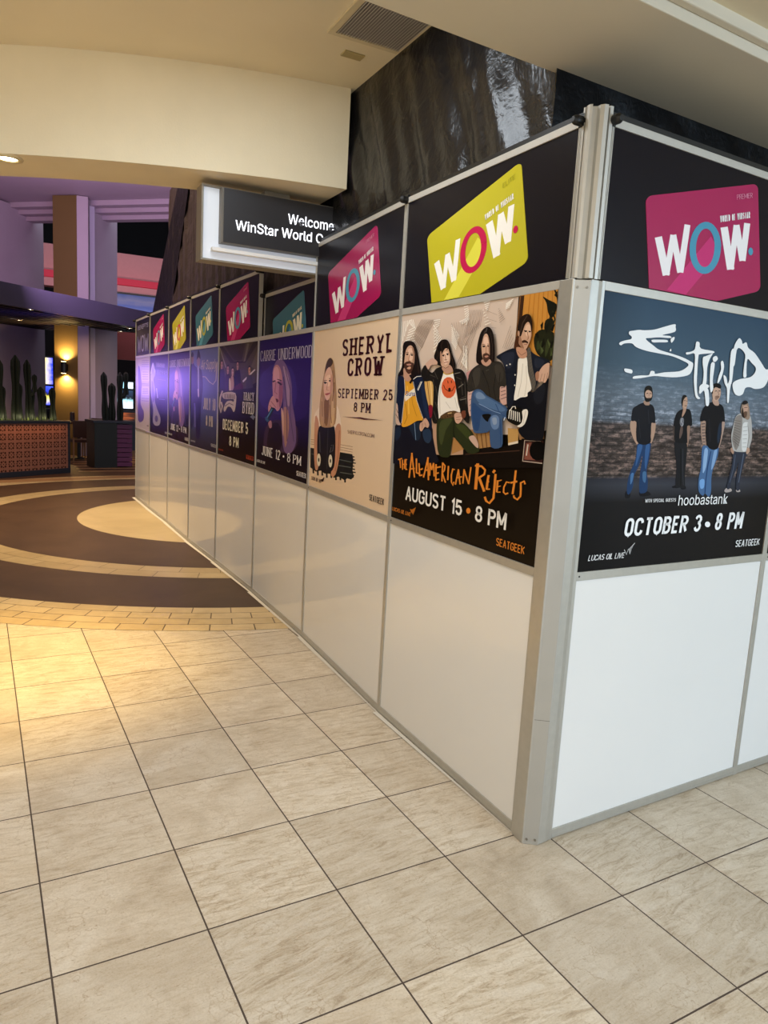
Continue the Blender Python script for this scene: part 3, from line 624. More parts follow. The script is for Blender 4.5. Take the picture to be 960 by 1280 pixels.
('p','photo','1d1a17',0,[1147,1400,1187,1309,1195,1310,1156,1401]),
('p','photo','1d1a17',0,[1483,1433,1481,1338,1489,1337,1490,1432]),
('p','photo','1b1412',1,[1185,1545,1187,1643,1211,1739,1247,1780,1300,1794,1348,1771,1381,1711,1404,1607,1409,1520,1359,1517,1295,1493,1210,1506]),
('p','photo','b98f7b',1,[1252,1534,1343,1540,1375,1514,1336,1485,1277,1496]),
('p','photo','c9a087',1,[1242,1684,1273,1739,1310,1728,1339,1661,1348,1592,1344,1531,1302,1513,1262,1560,1243,1631]),
('p','photo','deb9a3',1,[1263,1709,1303,1711,1326,1662,1311,1646,1269,1656]),
('p','photo','4b3228',1,[1266,1577,1304,1586,1346,1574,1347,1539,1309,1512,1276,1537]),
('p','photo','b5806e',1,[1287,1563,1320,1568,1336,1559,1308,1551]),
('p','photo','2a1a14',0,[1255,1637,1290,1641,1286,1649,1251,1645]),
('p','photo','2a1a14',0,[1311,1642,1340,1638,1340,1646,1311,1649]),
('p','photo','986b57',0,[1294,1642,1298,1589,1321,1584,1322,1588,1304,1589,1301,1642]),
('p','photo','5a3d30',0,[1249,1654,1287,1656,1285,1660,1247,1658]),
('p','photo','5a3d30',0,[1309,1657,1339,1652,1339,1657,1309,1661]),
('p','photo','4a4040',0,[1266,1766,1251,1719,1227,1633,1234,1631,1258,1718,1273,1765]),
('p','photo','3a302c',0,[1335,1748,1369,1642,1379,1538,1387,1538,1377,1642,1342,1748]),
('p','photo','5d5450',0,[1290,1785,1277,1753,1285,1751,1298,1783]),
('p','photo','6b655e',0,[1321,1447,1354,1455,1352,1457,1320,1449]),
('p','photo','150d0a',0,[1284,1640,1283,1637,1280,1635,1275,1634,1270,1635,1265,1636,1261,1638,1260,1641,1261,1644,1264,1646,1269,1647,1274,1646,1279,1645,1283,1643]),
('p','photo','150d0a',0,[1338,1641,1337,1638,1334,1636,1330,1635,1326,1635,1321,1637,1318,1639,1316,1642,1317,1644,1320,1646,1324,1647,1329,1647,1333,1646,1337,1643]),
('p','photo','a07862',1,[1310,1728,1339,1661,1348,1592,1343,1574,1332,1610,1329,1662]),
('p','photo','835443',0,[1293,1588,1324,1581,1325,1586,1295,1593]),
('p','photo','3d5478',1,[1162,1244,1186,1286,1248,1300,1306,1281,1350,1252,1461,1215,1611,1152,1591,1076,1557,1079,1572,957,1571,859,1452,845,1417,973,1392,958,1248,941,1207,982,1167,1115]),
('p','photo','4f6a90',1,[1197,1254,1250,1286,1366,1235,1463,1202,1578,1151,1536,1130,1403,1151,1276,1183]),
('p','photo','6f86a8',1,[1224,1268,1279,1273,1339,1234,1299,1220,1229,1227]),
('p','photo','2c4670',1,[1190,1190,1310,1130,1433,1117,1341,1099,1301,1084,1286,974,1230,970,1188,1088]),
('p','photo','14120f',1,[1314,1096,1419,1104,1397,1062,1389,1042,1346,1059]),
('p','photo','637ca3',1,[1422,1081,1475,1101,1517,1077,1519,1006,1469,986,1429,1019]),
('p','photo','8797b0',1,[1439,1073,1484,1079,1496,1036,1457,1025]),
('p','photo','2c4773',0,[1525,1068,1556,868,1566,869,1536,1069]),
('p','photo','8ea8cf',0,[1261,1181,1458,1125,1550,1111,1551,1115,1459,1128,1263,1184]),
('p','photo','2c4773',0,[1461,1187,1507,1127,1576,1095,1580,1099,1513,1131,1468,1190]),
('p','photo','c7d2e2',0,[1580,1090,1567,1063,1577,1061,1590,1088]),
('p','photo','15151a',1,[1597,1150,1641,1194,1673,1228,1807,1285,1864,1288,1964,1362,2007,1378,2008,1205,2004,1069,1990,947,1815,941,1737,1003,1802,1049,1825,1142,1771,1158]),
('p','photo','1f2026',1,[1864,1282,1966,1346,1960,1227,1897,1201]),
('p','photo','1b1e28',1,[1431,1550,1482,1578,1578,1607,1650,1608,1676,1562,1669,1480,1677,1313,1669,1237,1643,1176,1596,1176,1571,1329,1536,1466,1492,1518]),
('p','photo','1b1e28',1,[1757,1599,1852,1555,1965,1518,2001,1488,1917,1434,1872,1419,1891,1355,1863,1289,1833,1355,1801,1428,1767,1518]),
('p','photo','272b38',1,[1485,1552,1569,1583,1631,1572,1618,1481,1558,1465]),
('p','photo','262a36',1,[1855,1531,1946,1505,1897,1459,1851,1475]),
('p','photo','e9e2d7',1,[1678,1527,1718,1534,1764,1541,1792,1428,1840,1314,1805,1281,1802,1253,1733,1243,1668,1223,1675,1330,1680,1438]),
('p','photo','cbc2b5',0,[1726,1495,1725,1355,1703,1247,1710,1246,1732,1355,1733,1494]),
('p','photo','cbc2b5',0,[1763,1477,1784,1355,1773,1257,1780,1256,1790,1355,1769,1477]),
('p','photo','565049',1,[1763,1591,1792,1606,1824,1492,1848,1427,1881,1347,1854,1289,1805,1412,1772,1518]),
('p','photo','6f685f',0,[1778,1573,1796,1580,1794,1582,1776,1575]),
('p','photo','6f685f',0,[1785,1549,1803,1559,1801,1561,1783,1551]),
('p','photo','6f685f',0,[1792,1526,1811,1538,1808,1539,1790,1528]),
('p','photo','6f685f',0,[1799,1502,1818,1516,1815,1518,1797,1504]),
('p','photo','6f685f',0,[1807,1479,1825,1495,1822,1497,1804,1480]),
('p','photo','6f685f',0,[1814,1455,1832,1474,1829,1475,1811,1457]),
('p','photo','6f685f',0,[1821,1432,1839,1452,1836,1454,1818,1433]),
('p','photo','6f685f',0,[1828,1408,1846,1431,1843,1433,1825,1409]),
('p','photo','6f685f',0,[1835,1384,1853,1410,1850,1411,1832,1386]),
('p','photo','6f685f',0,[1842,1361,1860,1389,1857,1390,1839,1362]),
('p','photo','6f685f',0,[1849,1337,1867,1368,1864,1369,1846,1339]),
('p','photo','6f685f',0,[1856,1314,1874,1346,1871,1347,1853,1315]),
('p','photo','d8d2c8',0,[1566,1484,1566,1482,1564,1480,1562,1479,1559,1479,1556,1480,1554,1482,1553,1485,1554,1487,1555,1489,1558,1490,1560,1490,1563,1489,1565,1487]),
('p','photo','d8d2c8',0,[1603,1492,1603,1489,1600,1487,1597,1486,1593,1487,1590,1488,1587,1490,1586,1492,1586,1495,1589,1497,1592,1498,1596,1498,1599,1497,1602,1495]),
('p','photo','d8d2c8',0,[1666,1412,1666,1409,1664,1407,1661,1406,1658,1406,1655,1407,1653,1409,1652,1412,1652,1414,1654,1416,1657,1417,1660,1417,1663,1416,1665,1414]),
('p','photo','d8d2c8',0,[1671,1334,1671,1331,1669,1329,1667,1328,1664,1328,1662,1329,1660,1331,1659,1334,1659,1337,1661,1339,1663,1340,1665,1340,1668,1339,1670,1337]),
('p','photo','4a2a1a',1,[1623,1613,1628,1671,1650,1710,1681,1692,1687,1619,1650,1608]),
('p','photo','b98a70',1,[1649,1616,1715,1609,1758,1591,1764,1542,1707,1534,1668,1562]),
('p','photo','7a5440',0,[1663,1586,1710,1554,1756,1573,1752,1577,1710,1558,1667,1588]),
('p','photo','c49b80',1,[1675,1693,1699,1740,1722,1788,1754,1799,1782,1773,1795,1693,1777,1638,1751,1598,1715,1609,1672,1644]),
('p','photo','d8b398',1,[1730,1769,1771,1774,1781,1718,1763,1687,1731,1713]),
('p','photo','241812',1,[1658,1694,1642,1768,1668,1831,1725,1855,1774,1837,1795,1780,1794,1717,1779,1766,1753,1796,1723,1778,1703,1731,1685,1692]),
('p','photo','4a3a30',0,[1734,1846,1694,1797,1674,1726,1681,1724,1701,1795,1740,1843]),
('p','photo','2a1a14',0,[1717,1731,1749,1726,1750,1733,1717,1738]),
('p','photo','2a1a14',0,[1763,1726,1786,1721,1787,1727,1764,1732]),
('p','photo','8d6049',0,[1751,1724,1764,1675,1751,1670,1756,1666,1771,1674,1758,1724]),
('p','photo','3b261c',1,[1703,1660,1731,1667,1763,1653,1769,1639,1739,1647,1710,1646]),
('p','photo','9a6557',0,[1729,1632,1762,1630,1761,1635,1729,1637]),
('p','photo','b58b70',0,[1673,1717,1674,1708,1672,1701,1668,1697,1663,1697,1658,1702,1654,1709,1652,1718,1652,1728,1654,1735,1658,1739,1663,1738,1667,1734,1671,1726]),
('p','photo','150d0a',0,[1745,1728,1744,1726,1742,1724,1738,1723,1733,1724,1729,1725,1726,1727,1724,1730,1725,1732,1728,1734,1732,1735,1736,1734,1741,1733,1744,1731]),
('p','photo','150d0a',0,[1783,1723,1783,1721,1781,1720,1777,1719,1774,1719,1771,1720,1768,1722,1767,1724,1768,1726,1770,1728,1773,1729,1776,1728,1780,1727,1782,1725]),
('p','photo','9a7058',1,[1669,1693,1687,1692,1711,1642,1733,1604,1709,1614,1676,1644]),
('p','photo','c9a28b',1,[1895,1393,1910,1442,1949,1481,1999,1489,2004,1410,1984,1371,1967,1353,1937,1363,1910,1357]),
('p','photo','8f6a58',0,[1933,1419,1918,1363,1923,1362,1937,1418]),
('p','photo','8f6a58',0,[1960,1418,1951,1359,1956,1359,1964,1418]),
('p','photo','8f6a58',0,[1986,1426,1981,1379,1985,1378,1990,1425]),
('p','photo','a2745c',1,[1869,1419,1900,1435,1907,1387,1885,1367]),
('p','photo','15130f',1,[1612,1073,1601,1133,1644,1167,1691,1178,1775,1150,1768,1056,1723,1035,1658,1049]),
('p','photo','d8d2c8',0,[1629,1149,1625,1081,1635,1080,1639,1149]),
('p','photo','d8d2c8',0,[1650,1146,1650,1077,1660,1077,1660,1146]),
('p','photo','d8d2c8',0,[1671,1142,1675,1073,1685,1073,1681,1142]),
('p','photo','d8d2c8',0,[1692,1139,1700,1069,1709,1069,1702,1139]),
('p','photo','d8d2c8',0,[1713,1135,1724,1065,1734,1066,1723,1136]),
('p','photo','d8d2c8',0,[1734,1132,1749,1061,1758,1062,1743,1133]),
('p','photo','e4ddd2',0,[1645,1141,1664,1171,1690,1172,1692,1157,1700,1158,1694,1177,1659,1175,1637,1144]),
('p','photo','e6dfd4',1,[1767,1139,1789,1157,1819,1156,1829,1125,1809,1058,1773,1027,1729,1028,1772,1056,1778,1098]),
('p','photo','b5ada2',0,[1802,1145,1785,1053,1790,1052,1806,1145]),
('p','title_lettering','d98230',0,[121,591,194,612,187,622,114,601]),
('p','title_lettering','d98230',0,[142,604,162,519,182,522,161,607]),
('p','title_lettering','d98230',0,[186,603,200,507,219,510,206,606]),
('p','title_lettering','d98230',0,[229,613,230,520,250,522,249,614]),
('p','title_lettering','d98230',0,[204,552,242,562,237,572,198,562]),
('p','title_lettering','d98230',0,[244,617,257,512,276,514,264,620]),
('p','title_lettering','d98230',0,[250,607,277,608,279,619,252,618]),
('p','title_lettering','d98230',0,[262,560,283,565,278,575,257,570]),
('p','title_lettering','d98230',0,[266,512,293,517,289,528,262,522]),
('p','title_lettering','d98230',0,[343,688,318,445,343,447,368,689]),
('p','title_lettering','d98230',0,[338,686,409,458,433,463,362,690]),
('p','title_lettering','d98230',0,[332,522,418,540,413,553,327,535]),
('p','title_lettering','d98230',0,[422,642,438,506,462,509,446,644]),
('p','title_lettering','d98230',0,[441,503,491,500,498,514,447,517]),
('p','title_lettering','d98230',0,[469,602,492,484,516,488,493,605]),
('p','title_lettering','d98230',0,[501,482,553,495,547,508,495,494]),
('p','title_lettering','d98230',0,[517,540,554,557,541,568,504,550]),
('p','title_lettering','d98230',0,[610,674,555,480,578,480,633,673]),
('p','title_lettering','d98230',0,[603,671,637,464,660,468,626,674]),
('p','title_lettering','d98230',0,[580,542,646,555,642,568,576,555]),
('p','title_lettering','d98230',0,[644,624,651,508,673,511,666,626]),
('p','title_lettering','d98230',0,[647,623,677,562,698,568,669,628]),
('p','title_lettering','d98230',0,[697,564,720,631,699,632,675,565]),
('p','title_lettering','d98230',0,[699,630,722,511,744,514,721,633]),
('p','title_lettering','d98230',0,[737,624,749,480,771,483,759,627]),
('p','title_lettering','d98230',0,[758,476,815,493,809,505,752,489]),
('p','title_lettering','d98230',0,[739,585,826,606,821,618,734,598]),
('p','title_lettering','d98230',0,[757,536,801,548,795,560,750,548]),
('p','title_lettering','d98230',0,[833,651,840,482,861,485,855,653]),
('p','title_lettering','d98230',0,[835,644,871,623,866,586,837,561,854,555,886,584,891,629,850,654]),
('p','title_lettering','d98230',0,[840,553,894,477,913,484,859,560]),
('p','title_lettering','d98230',0,[919,631,923,506,944,508,940,632]),
('p','title_lettering','d98230',0,[1025,614,986,617,969,558,976,497,1013,464,1030,504,1010,504,1012,477,995,502,989,559,1004,612,1016,602]),
('p','title_lettering','d98230',0,[1062,619,1034,483,1054,483,1082,619]),
('p','title_lettering','d98230',0,[1059,617,1098,492,1117,496,1079,621]),
('p','title_lettering','d98230',0,[1050,535,1130,557,1125,569,1044,546]),
('p','title_lettering','d98230',0,[1137,628,1133,506,1153,508,1157,629]),
('p','title_lettering','d98230',0,[1135,625,1211,510,1228,516,1153,631]),
('p','title_lettering','d98230',0,[1229,513,1242,658,1223,657,1210,512]),
('p','title_lettering','d98230',0,[1297,697,1294,577,1294,480,1330,484,1331,579,1333,699]),
('p','title_lettering','d98230',0,[1282,667,1363,672,1400,652,1395,624,1329,585,1344,573,1415,616,1422,660,1370,688,1283,684]),
('p','title_lettering','d98230',0,[1329,581,1370,526,1407,476,1434,487,1398,537,1356,592]),
('p','title_lettering','d98230',0,[1444,620,1436,559,1433,501,1460,503,1463,560,1470,621]),
('p','title_lettering','d98230',0,[1445,499,1487,507,1485,516,1443,508]),
('p','title_lettering','d98230',0,[1457,612,1474,614,1473,621,1456,619]),
('p','title_lettering','d98230',0,[1448,556,1474,567,1469,573,1443,562]),
('p','title_lettering','d98230',0,[1524,639,1524,553,1522,445,1486,406,1462,417,1444,446,1419,436,1442,403,1497,391,1547,444,1550,555,1550,641]),
('p','title_lettering','d98230',0,[1519,641,1538,666,1514,674,1494,649]),
('p','title_lettering','d98230',0,[1555,593,1556,539,1556,498,1579,501,1579,541,1578,595]),
('p','title_lettering','d98230',0,[1568,495,1612,503,1610,511,1567,503]),
('p','title_lettering','d98230',0,[1568,583,1614,599,1610,606,1564,590]),
('p','title_lettering','d98230',0,[1573,539,1610,552,1607,558,1570,546]),
('p','title_lettering','d98230',0,[1705,600,1662,599,1635,552,1635,509,1666,493,1700,508,1692,518,1667,506,1652,514,1652,551,1673,591,1703,588]),
('p','title_lettering','d98230',0,[1747,696,1744,620,1733,511,1755,512,1766,620,1768,697]),
('p','title_lettering','d98230',0,[1714,588,1785,609,1779,622,1709,601]),
('p','title_lettering','d98230',0,[1875,609,1857,634,1811,612,1817,560,1819,510,1796,486,1771,496,1766,508,1747,502,1756,484,1802,472,1838,509,1837,562,1830,609,1852,620,1857,602]),
('t', 'date_lettering', 'ece8e2', 's', 'AUGUST 15', [0.147, 0.1138, 0.5808, 0.0665], 0.16, 0, 1.3),
('p','date_lettering','d98230',0,[1270,296,1268,285,1262,275,1251,268,1239,266,1227,269,1219,276,1215,286,1216,297,1223,307,1233,314,1246,316,1257,313,1266,306]),
('t', 'date_lettering', 'ece8e2', 's', '8 PM', [0.6657, 0.1109, 0.851, 0.066], 0.16, 0, 1.26),
('t', 'sponsor_logo', 'd98230', 's', 'SEATGEEK', [0.8036, 0.0406, 0.9598, 0.0309], 0.13, 0, 1.22),
('t', 'venue_logo', 'd98230', 's', 'LUCAS OIL LIVE', [0.033, 0.0408, 0.1988, 0.0183], 0.13, 0.25, 1.37),
('p','venue_logo','d98230',0,[385,151,409,121,418,151,440,105,460,137,480,184,475,184,455,137,444,107,422,153,410,124,390,152]),
]),
'brick':('@brick',[
('p','photo','14141a',1,[382,592,424,580,425,542,379,543]),
('p','photo','14141a',1,[517,590,597,587,629,558,528,550]),
('p','photo','a98873',1,[362,1121,412,1116,418,1032,450,974,486,939,445,942,400,987,358,1067]),
('p','photo','a98873',1,[559,1114,595,1115,603,1052,588,976,567,940,548,952,566,1006]),
('p','photo','1f385c',1,[444,948,503,945,567,959,577,939,572,825,562,750,586,658,586,589,540,573,512,590,500,704,505,863,479,780,442,705,445,629,416,568,391,592,394,705,441,840]),
('p','photo','335583',1,[451,937,494,937,477,855,450,780,449,855]),
('p','photo','335583',1,[528,938,566,942,560,825,551,757,532,818]),
('p','photo','456a94',1,[411,720,439,727,433,667,417,645]),
('p','photo','416489',1,[525,735,559,734,561,658,534,674]),
('p','photo','13131a',1,[362,1118,362,1197,386,1224,457,1256,481,1243,524,1248,567,1221,595,1114,557,1108,557,1036,570,965,505,943,431,973,411,1109]),
('p','photo','2a2a33',0,[509,1204,533,1102,537,1102,513,1204]),
('p','photo','24242c',0,[428,1135,465,989,469,989,433,1135]),
('p','photo','9c7d6a',1,[456,1263,477,1272,513,1266,517,1241,477,1239]),
('p','photo','14110f',1,[455,1318,458,1365,488,1383,520,1374,536,1337,537,1289,520,1270,493,1262,472,1271]),
('p','photo','b89580',1,[466,1333,484,1350,516,1344,531,1326,530,1300,506,1290,478,1294,466,1311]),
('p','photo','2a1a16',0,[475,1320,495,1325,493,1330,473,1325]),
('p','photo','2a1a16',0,[506,1324,527,1322,527,1327,507,1329]),
('p','photo','7a5848',0,[498,1324,503,1306,507,1306,502,1324]),
('p','photo','6e4a40',0,[496,1291,519,1292,518,1295,495,1294]),
('p','photo','13131a',1,[840,623,907,634,911,610,847,611]),
('p','photo','13131a',1,[930,622,971,629,989,601,939,598]),
('p','photo','8d7060',1,[921,1103,952,1104,959,1015,952,937,930,927,912,943,937,999]),
('p','photo','4a3c36',1,[782,1095,818,1096,827,981,826,923,801,981,786,1042]),
('p','photo','1a1b20',1,[817,977,933,972,953,859,961,701,972,612,912,613,871,629,858,780,817,920]),
('p','photo','33353c',0,[902,921,921,780,952,630,958,630,927,780,908,921]),
('p','photo','0d0d10',0,[877,920,922,630,931,630,885,920]),
('p','photo','121217',1,[777,1098,793,1186,838,1222,888,1232,940,1215,973,1105,922,1098,942,984,934,966,819,970,798,1042,790,1093]),
('p','photo','6a6a70',1,[840,1150,858,1162,878,1151,881,1105,866,1090,843,1112]),
('p','photo','a0a0a4',0,[855,1159,850,1127,874,1113,857,1091,864,1088,881,1113,857,1128,863,1158]),
('p','photo','5b4a44',1,[855,1089,876,1090,881,1044,861,997,850,1028]),
('p','photo','a5826e',1,[845,1253,886,1243,887,1209,860,1166,853,1181,858,1227]),
('p','photo','b39079',1,[835,1286,842,1317,872,1326,888,1311,897,1272,888,1234,861,1238,844,1256]),
('p','photo','191412',1,[835,1271,836,1324,859,1336,882,1326,863,1314,849,1287,849,1249]),
('p','photo','2a1a16',0,[856,1289,873,1292,871,1296,854,1293]),
('p','photo','2a1a16',0,[879,1290,892,1289,893,1292,880,1294]),
('p','photo','5a3d34',0,[869,1251,893,1252,892,1257,868,1256]),
('p','photo','9c8070',1,[1061,1142,1112,1144,1125,1050,1152,940,1123,934,1086,1018]),
('p','photo','4a3f40',0,[1070,1116,1111,1122,1108,1128,1068,1122]),
('p','photo','4a3f40',0,[1077,1093,1115,1098,1113,1104,1074,1099]),
('p','photo','4a3f40',0,[1083,1070,1119,1074,1117,1080,1081,1076]),
('p','photo','4a3f40',0,[1089,1046,1124,1050,1122,1056,1087,1053]),
('p','photo','4a3f40',0,[1095,1023,1128,1025,1126,1032,1093,1029]),
('p','photo','4a3f40',0,[1101,999,1132,1001,1131,1008,1100,1006]),
('p','photo','4a3f40',0,[1108,976,1137,977,1135,983,1106,982]),
('p','photo','4a3f40',0,[1114,952,1141,953,1140,959,1113,959]),
('p','photo','a58a7c',1,[1296,1147,1328,1144,1325,1056,1302,943,1282,941,1298,1039]),
('p','photo','45648c',1,[1109,936,1164,947,1236,921,1291,941,1294,862,1258,756,1255,675,1269,576,1252,531,1202,561,1183,541,1130,579,1112,676,1123,780]),
('p','photo','86a3c6',1,[1137,916,1176,913,1178,780,1148,732]),
('p','photo','7d9bc0',1,[1245,902,1281,918,1269,805,1239,756]),
('p','photo','203a63',0,[1205,906,1189,781,1188,667,1196,561,1208,560,1199,666,1201,780,1216,904]),
('p','photo','6f9acb',1,[1127,668,1175,675,1182,610,1144,603]),
('p','photo','121218',1,[1054,1142,1060,1220,1094,1268,1164,1300,1202,1275,1233,1289,1290,1262,1327,1152,1296,1145,1306,1055,1291,941,1236,917,1164,947,1132,1051,1112,1144]),
('p','photo','1f2b3c',1,[1266,1118,1291,1135,1298,1055,1283,966,1262,1022]),
('p','photo','24242c',0,[1144,1161,1188,981,1194,981,1149,1161]),
('p','photo','b08f7d',1,[1155,1318,1216,1321,1237,1279,1203,1272,1173,1286]),
('p','photo','bd9a85',1,[1146,1387,1167,1415,1220,1414,1241,1377,1231,1328,1199,1306,1160,1324]),
('p','photo','121214',1,[1136,1371,1134,1417,1161,1445,1217,1444,1237,1422,1223,1408,1176,1416,1153,1395,1152,1364]),
('p','photo','1f1512',0,[1174,1382,1198,1386,1196,1391,1172,1387]),
('p','photo','1f1512',0,[1212,1386,1234,1386,1234,1392,1211,1392]),
('p','photo','7a5848',0,[1203,1383,1219,1358,1210,1357,1213,1353,1225,1359,1208,1385]),
('p','photo','8a6a5a',1,[1180,1344,1210,1352,1231,1345,1215,1325,1192,1316]),
('p','photo','5a3b34',0,[1196,1337,1229,1341,1227,1345,1195,1341]),
('p','photo','a89c98',1,[1421,581,1446,602,1500,593,1505,572,1441,564]),
('p','photo','a89c98',1,[1561,587,1596,591,1613,568,1571,566]),
('p','photo','2b303d',1,[1470,911,1623,913,1617,822,1603,747,1592,655,1600,585,1561,586,1545,697,1545,814,1525,739,1486,647,1484,597,1446,599,1456,698,1473,822]),
('p','photo','4f586a',0,[1590,890,1582,781,1573,647,1584,645,1593,780,1601,888]),
('p','photo','464e60',0,[1492,880,1491,765,1467,648,1477,647,1501,763,1501,879]),
('p','photo','a5826e',1,[1430,932,1461,941,1476,912,1472,886,1445,900]),
('p','photo','b08d78',1,[1619,931,1650,944,1664,911,1632,885]),
('p','photo','aaa6a2',1,[1419,1034,1427,1107,1445,1195,1509,1225,1553,1192,1596,1212,1633,1179,1670,1032,1655,948,1651,938,1619,948,1623,910,1562,904,1478,911,1448,945]),
('p','photo','837a74',1,[1446,1188,1506,1211,1528,1159,1537,1029,1501,917,1442,986,1433,1034,1439,1107]),
('p','photo','cfcdca',1,[1539,1135,1594,1153,1618,1096,1623,931,1571,918,1546,1029]),
('p','photo','5f5852',0,[1433,1162,1510,1156,1510,1160,1434,1166]),
('p','photo','5f5852',0,[1435,1143,1512,1134,1513,1138,1436,1147]),
('p','photo','5f5852',0,[1437,1124,1514,1111,1515,1115,1438,1128]),
('p','photo','5f5852',0,[1438,1105,1516,1089,1517,1093,1440,1109]),
('p','photo','5f5852',0,[1440,1087,1518,1066,1519,1070,1442,1090]),
('p','photo','5f5852',0,[1442,1068,1519,1044,1521,1047,1444,1071]),
('p','photo','5f5852',0,[1443,1049,1521,1021,1524,1025,1446,1053]),
('p','photo','5f5852',0,[1445,1030,1523,998,1526,1002,1448,1034]),
('p','photo','5f5852',0,[1447,1011,1525,976,1528,979,1450,1015]),
('p','photo','5f5852',0,[1448,992,1527,953,1530,956,1452,996]),
('p','photo','8f8a86',0,[1545,1109,1602,1119,1600,1122,1543,1112]),
('p','photo','8f8a86',0,[1549,1076,1604,1085,1603,1088,1547,1080]),
('p','photo','8f8a86',0,[1553,1044,1607,1050,1605,1053,1552,1047]),
('p','photo','8f8a86',0,[1557,1011,1609,1015,1608,1019,1556,1014]),
('p','photo','8f8a86',0,[1562,978,1611,981,1610,984,1561,981]),
('p','photo','8f8a86',0,[1566,945,1614,946,1613,949,1565,948]),
('p','photo','8a8682',0,[1593,1145,1628,1031,1622,948,1629,947,1636,1031,1600,1145]),
('p','photo','6e6862',0,[1446,1058,1476,1027,1480,946,1486,945,1481,1027,1451,1060]),
('p','photo','8f7867',1,[1494,1239,1498,1303,1523,1325,1563,1314,1586,1275,1610,1203,1593,1174,1553,1183,1515,1206]),
('p','photo','2a201b',1,[1501,1231,1511,1272,1523,1240,1551,1188,1521,1195]),
('p','photo','b8937f',1,[1513,1280,1547,1294,1574,1275,1565,1238,1531,1240]),
('p','photo','17151a',1,[1499,1302,1522,1330,1556,1325,1562,1310,1520,1295]),
('p','photo','5f4638',1,[1532,1236,1564,1242,1571,1209,1557,1189,1536,1208]),
('p','photo','2a1a16',0,[1529,1270,1567,1274,1566,1278,1528,1274]),
('p','title_lettering','e6e6e6',1,[251,1730,252,1749,288,1759,340,1770,386,1772,478,1787,569,1817,669,1848,681,1829,679,1793,562,1757,635,1758,646,1744,533,1737,456,1725,408,1713,488,1673,547,1649,656,1634,784,1615,873,1591,902,1575,895,1519,858,1485,743,1462,627,1457,530,1456,437,1438,391,1429,330,1422,335,1439,404,1451,473,1458,489,1489,525,1488,535,1472,622,1490,768,1509,839,1545,851,1571,788,1591,684,1613,552,1622,423,1630,328,1647,286,1669,219,1662,191,1646,172,1654,181,1668,223,1684,274,1698,276,1717]),
('p','title_lettering','e6e6e6',1,[466,1712,536,1721,608,1726,618,1711,539,1702,479,1696]),
('p','title_lettering','e6e6e6',1,[647,1736,677,1756,683,1739,659,1710]),
('p','title_lettering','e6e6e6',1,[648,1649,658,1667,666,1651]),
('p','title_lettering','e6e6e6',1,[241,1486,274,1488,313,1482,314,1459,278,1460,250,1466]),
('p','title_lettering','e6e6e6',1,[907,1742,942,1739,962,1698,1093,1691,1101,1676,966,1655,947,1635,952,1541,965,1417,988,1342,1018,1321,993,1313,961,1341,929,1452,919,1551,906,1650,855,1645,822,1639,816,1654,861,1664,900,1686]),
('p','title_lettering','e6e6e6',1,[997,1632,1021,1644,1071,1664,1096,1672,1069,1626,1054,1562,1064,1461,1064,1410,1097,1387,1121,1278,1090,1268,1069,1334,1048,1381,1012,1354,996,1374,1024,1433,1022,1522,1001,1583]),
('p','title_lettering','e6e6e6',1,[1009,1369,994,1406,1028,1433,1097,1425,1084,1402,1035,1396]),
('p','title_lettering','e6e6e6',1,[1088,1590,1126,1603,1131,1555,1130,1465,1147,1402,1122,1373,1099,1463]),
('p','title_lettering','e6e6e6',1,[1102,1641,1135,1657,1157,1636,1135,1612,1109,1614]),
('p','title_lettering','e6e6e6',1,[1193,1611,1214,1625,1236,1582,1227,1511,1201,1457,1183,1453,1191,1508,1207,1560]),
('p','title_lettering','e6e6e6',1,[1241,1514,1276,1501,1302,1451,1321,1507,1340,1479,1333,1400,1338,1309,1319,1310,1299,1411,1267,1449]),
('p','title_lettering','e6e6e6',1,[1292,1702,1325,1724,1339,1609,1345,1519,1341,1453,1320,1465,1304,1548]),
('p','title_lettering','e6e6e6',1,[1324,1760,1363,1817,1398,1801,1413,1777,1453,1794,1485,1751,1566,1719,1661,1648,1721,1601,1762,1602,1775,1573,1767,1507,1724,1450,1628,1431,1566,1441,1509,1431,1490,1383,1445,1364,1394,1378,1361,1428,1363,1468,1437,1499,1549,1522,1599,1563,1601,1603,1544,1638,1490,1663,1496,1569,1504,1522,1467,1522,1461,1619,1458,1697,1388,1740,1354,1720,1352,1610,1329,1593,1320,1685]),
('t', 'guest_lettering', 'd8d8d8', 's', 'WITH SPECIAL GUESTS', [0.2862, 0.2512, 0.4436, 0.0135], 0.17, 0, 1.23),
('t', 'guest_lettering', 'e8e8e8', 'b', 'hoobastank', [0.458, 0.2349, 0.7345, 0.0409], 0.02, 0, 1.27),
('t', 'date_lettering', 'ececec', 's', 'OCTOBER 3', [0.1984, 0.1229, 0.5959, 0.0698], 0.165, 0.1, 1.25),
('p','date_lettering','ececec',0,[1300,300,1299,289,1292,281,1280,277,1267,278,1254,283,1244,292,1239,302,1240,313,1247,321,1258,325,1272,324,1285,319,1295,310]),
('t', 'date_lettering', 'ececec', 's', '8 PM', [0.6768, 0.1239, 0.8422, 0.0717], 0.165, 0.1, 1.27),
('t', 'venue_logo', 'e2e2e2', 's', 'LUCAS OIL LIVE', [0.043, 0.0397, 0.2112, 0.0213], 0.13, 0.25, 1.22),
('p','venue_logo','e2e2e2',0,[415,143,444,100,457,144,476,103,499,170,517,188,512,191,494,172,473,107,456,148,442,105,420,145]),
('t', 'sponsor_logo', 'e2e2e2', 's', 'SEATGEEK', [0.8163, 0.0431, 0.9689, 0.0296], 0.13, 0.1, 1.28),
]),
'beige':('d9bfa2',[
('p','photo','9c7d66',0,[-6,605,1164,623,1166,629,-4,612]),
('p','photo','9c7d66',0,[-4,576,1167,592,1168,598,-2,582]),
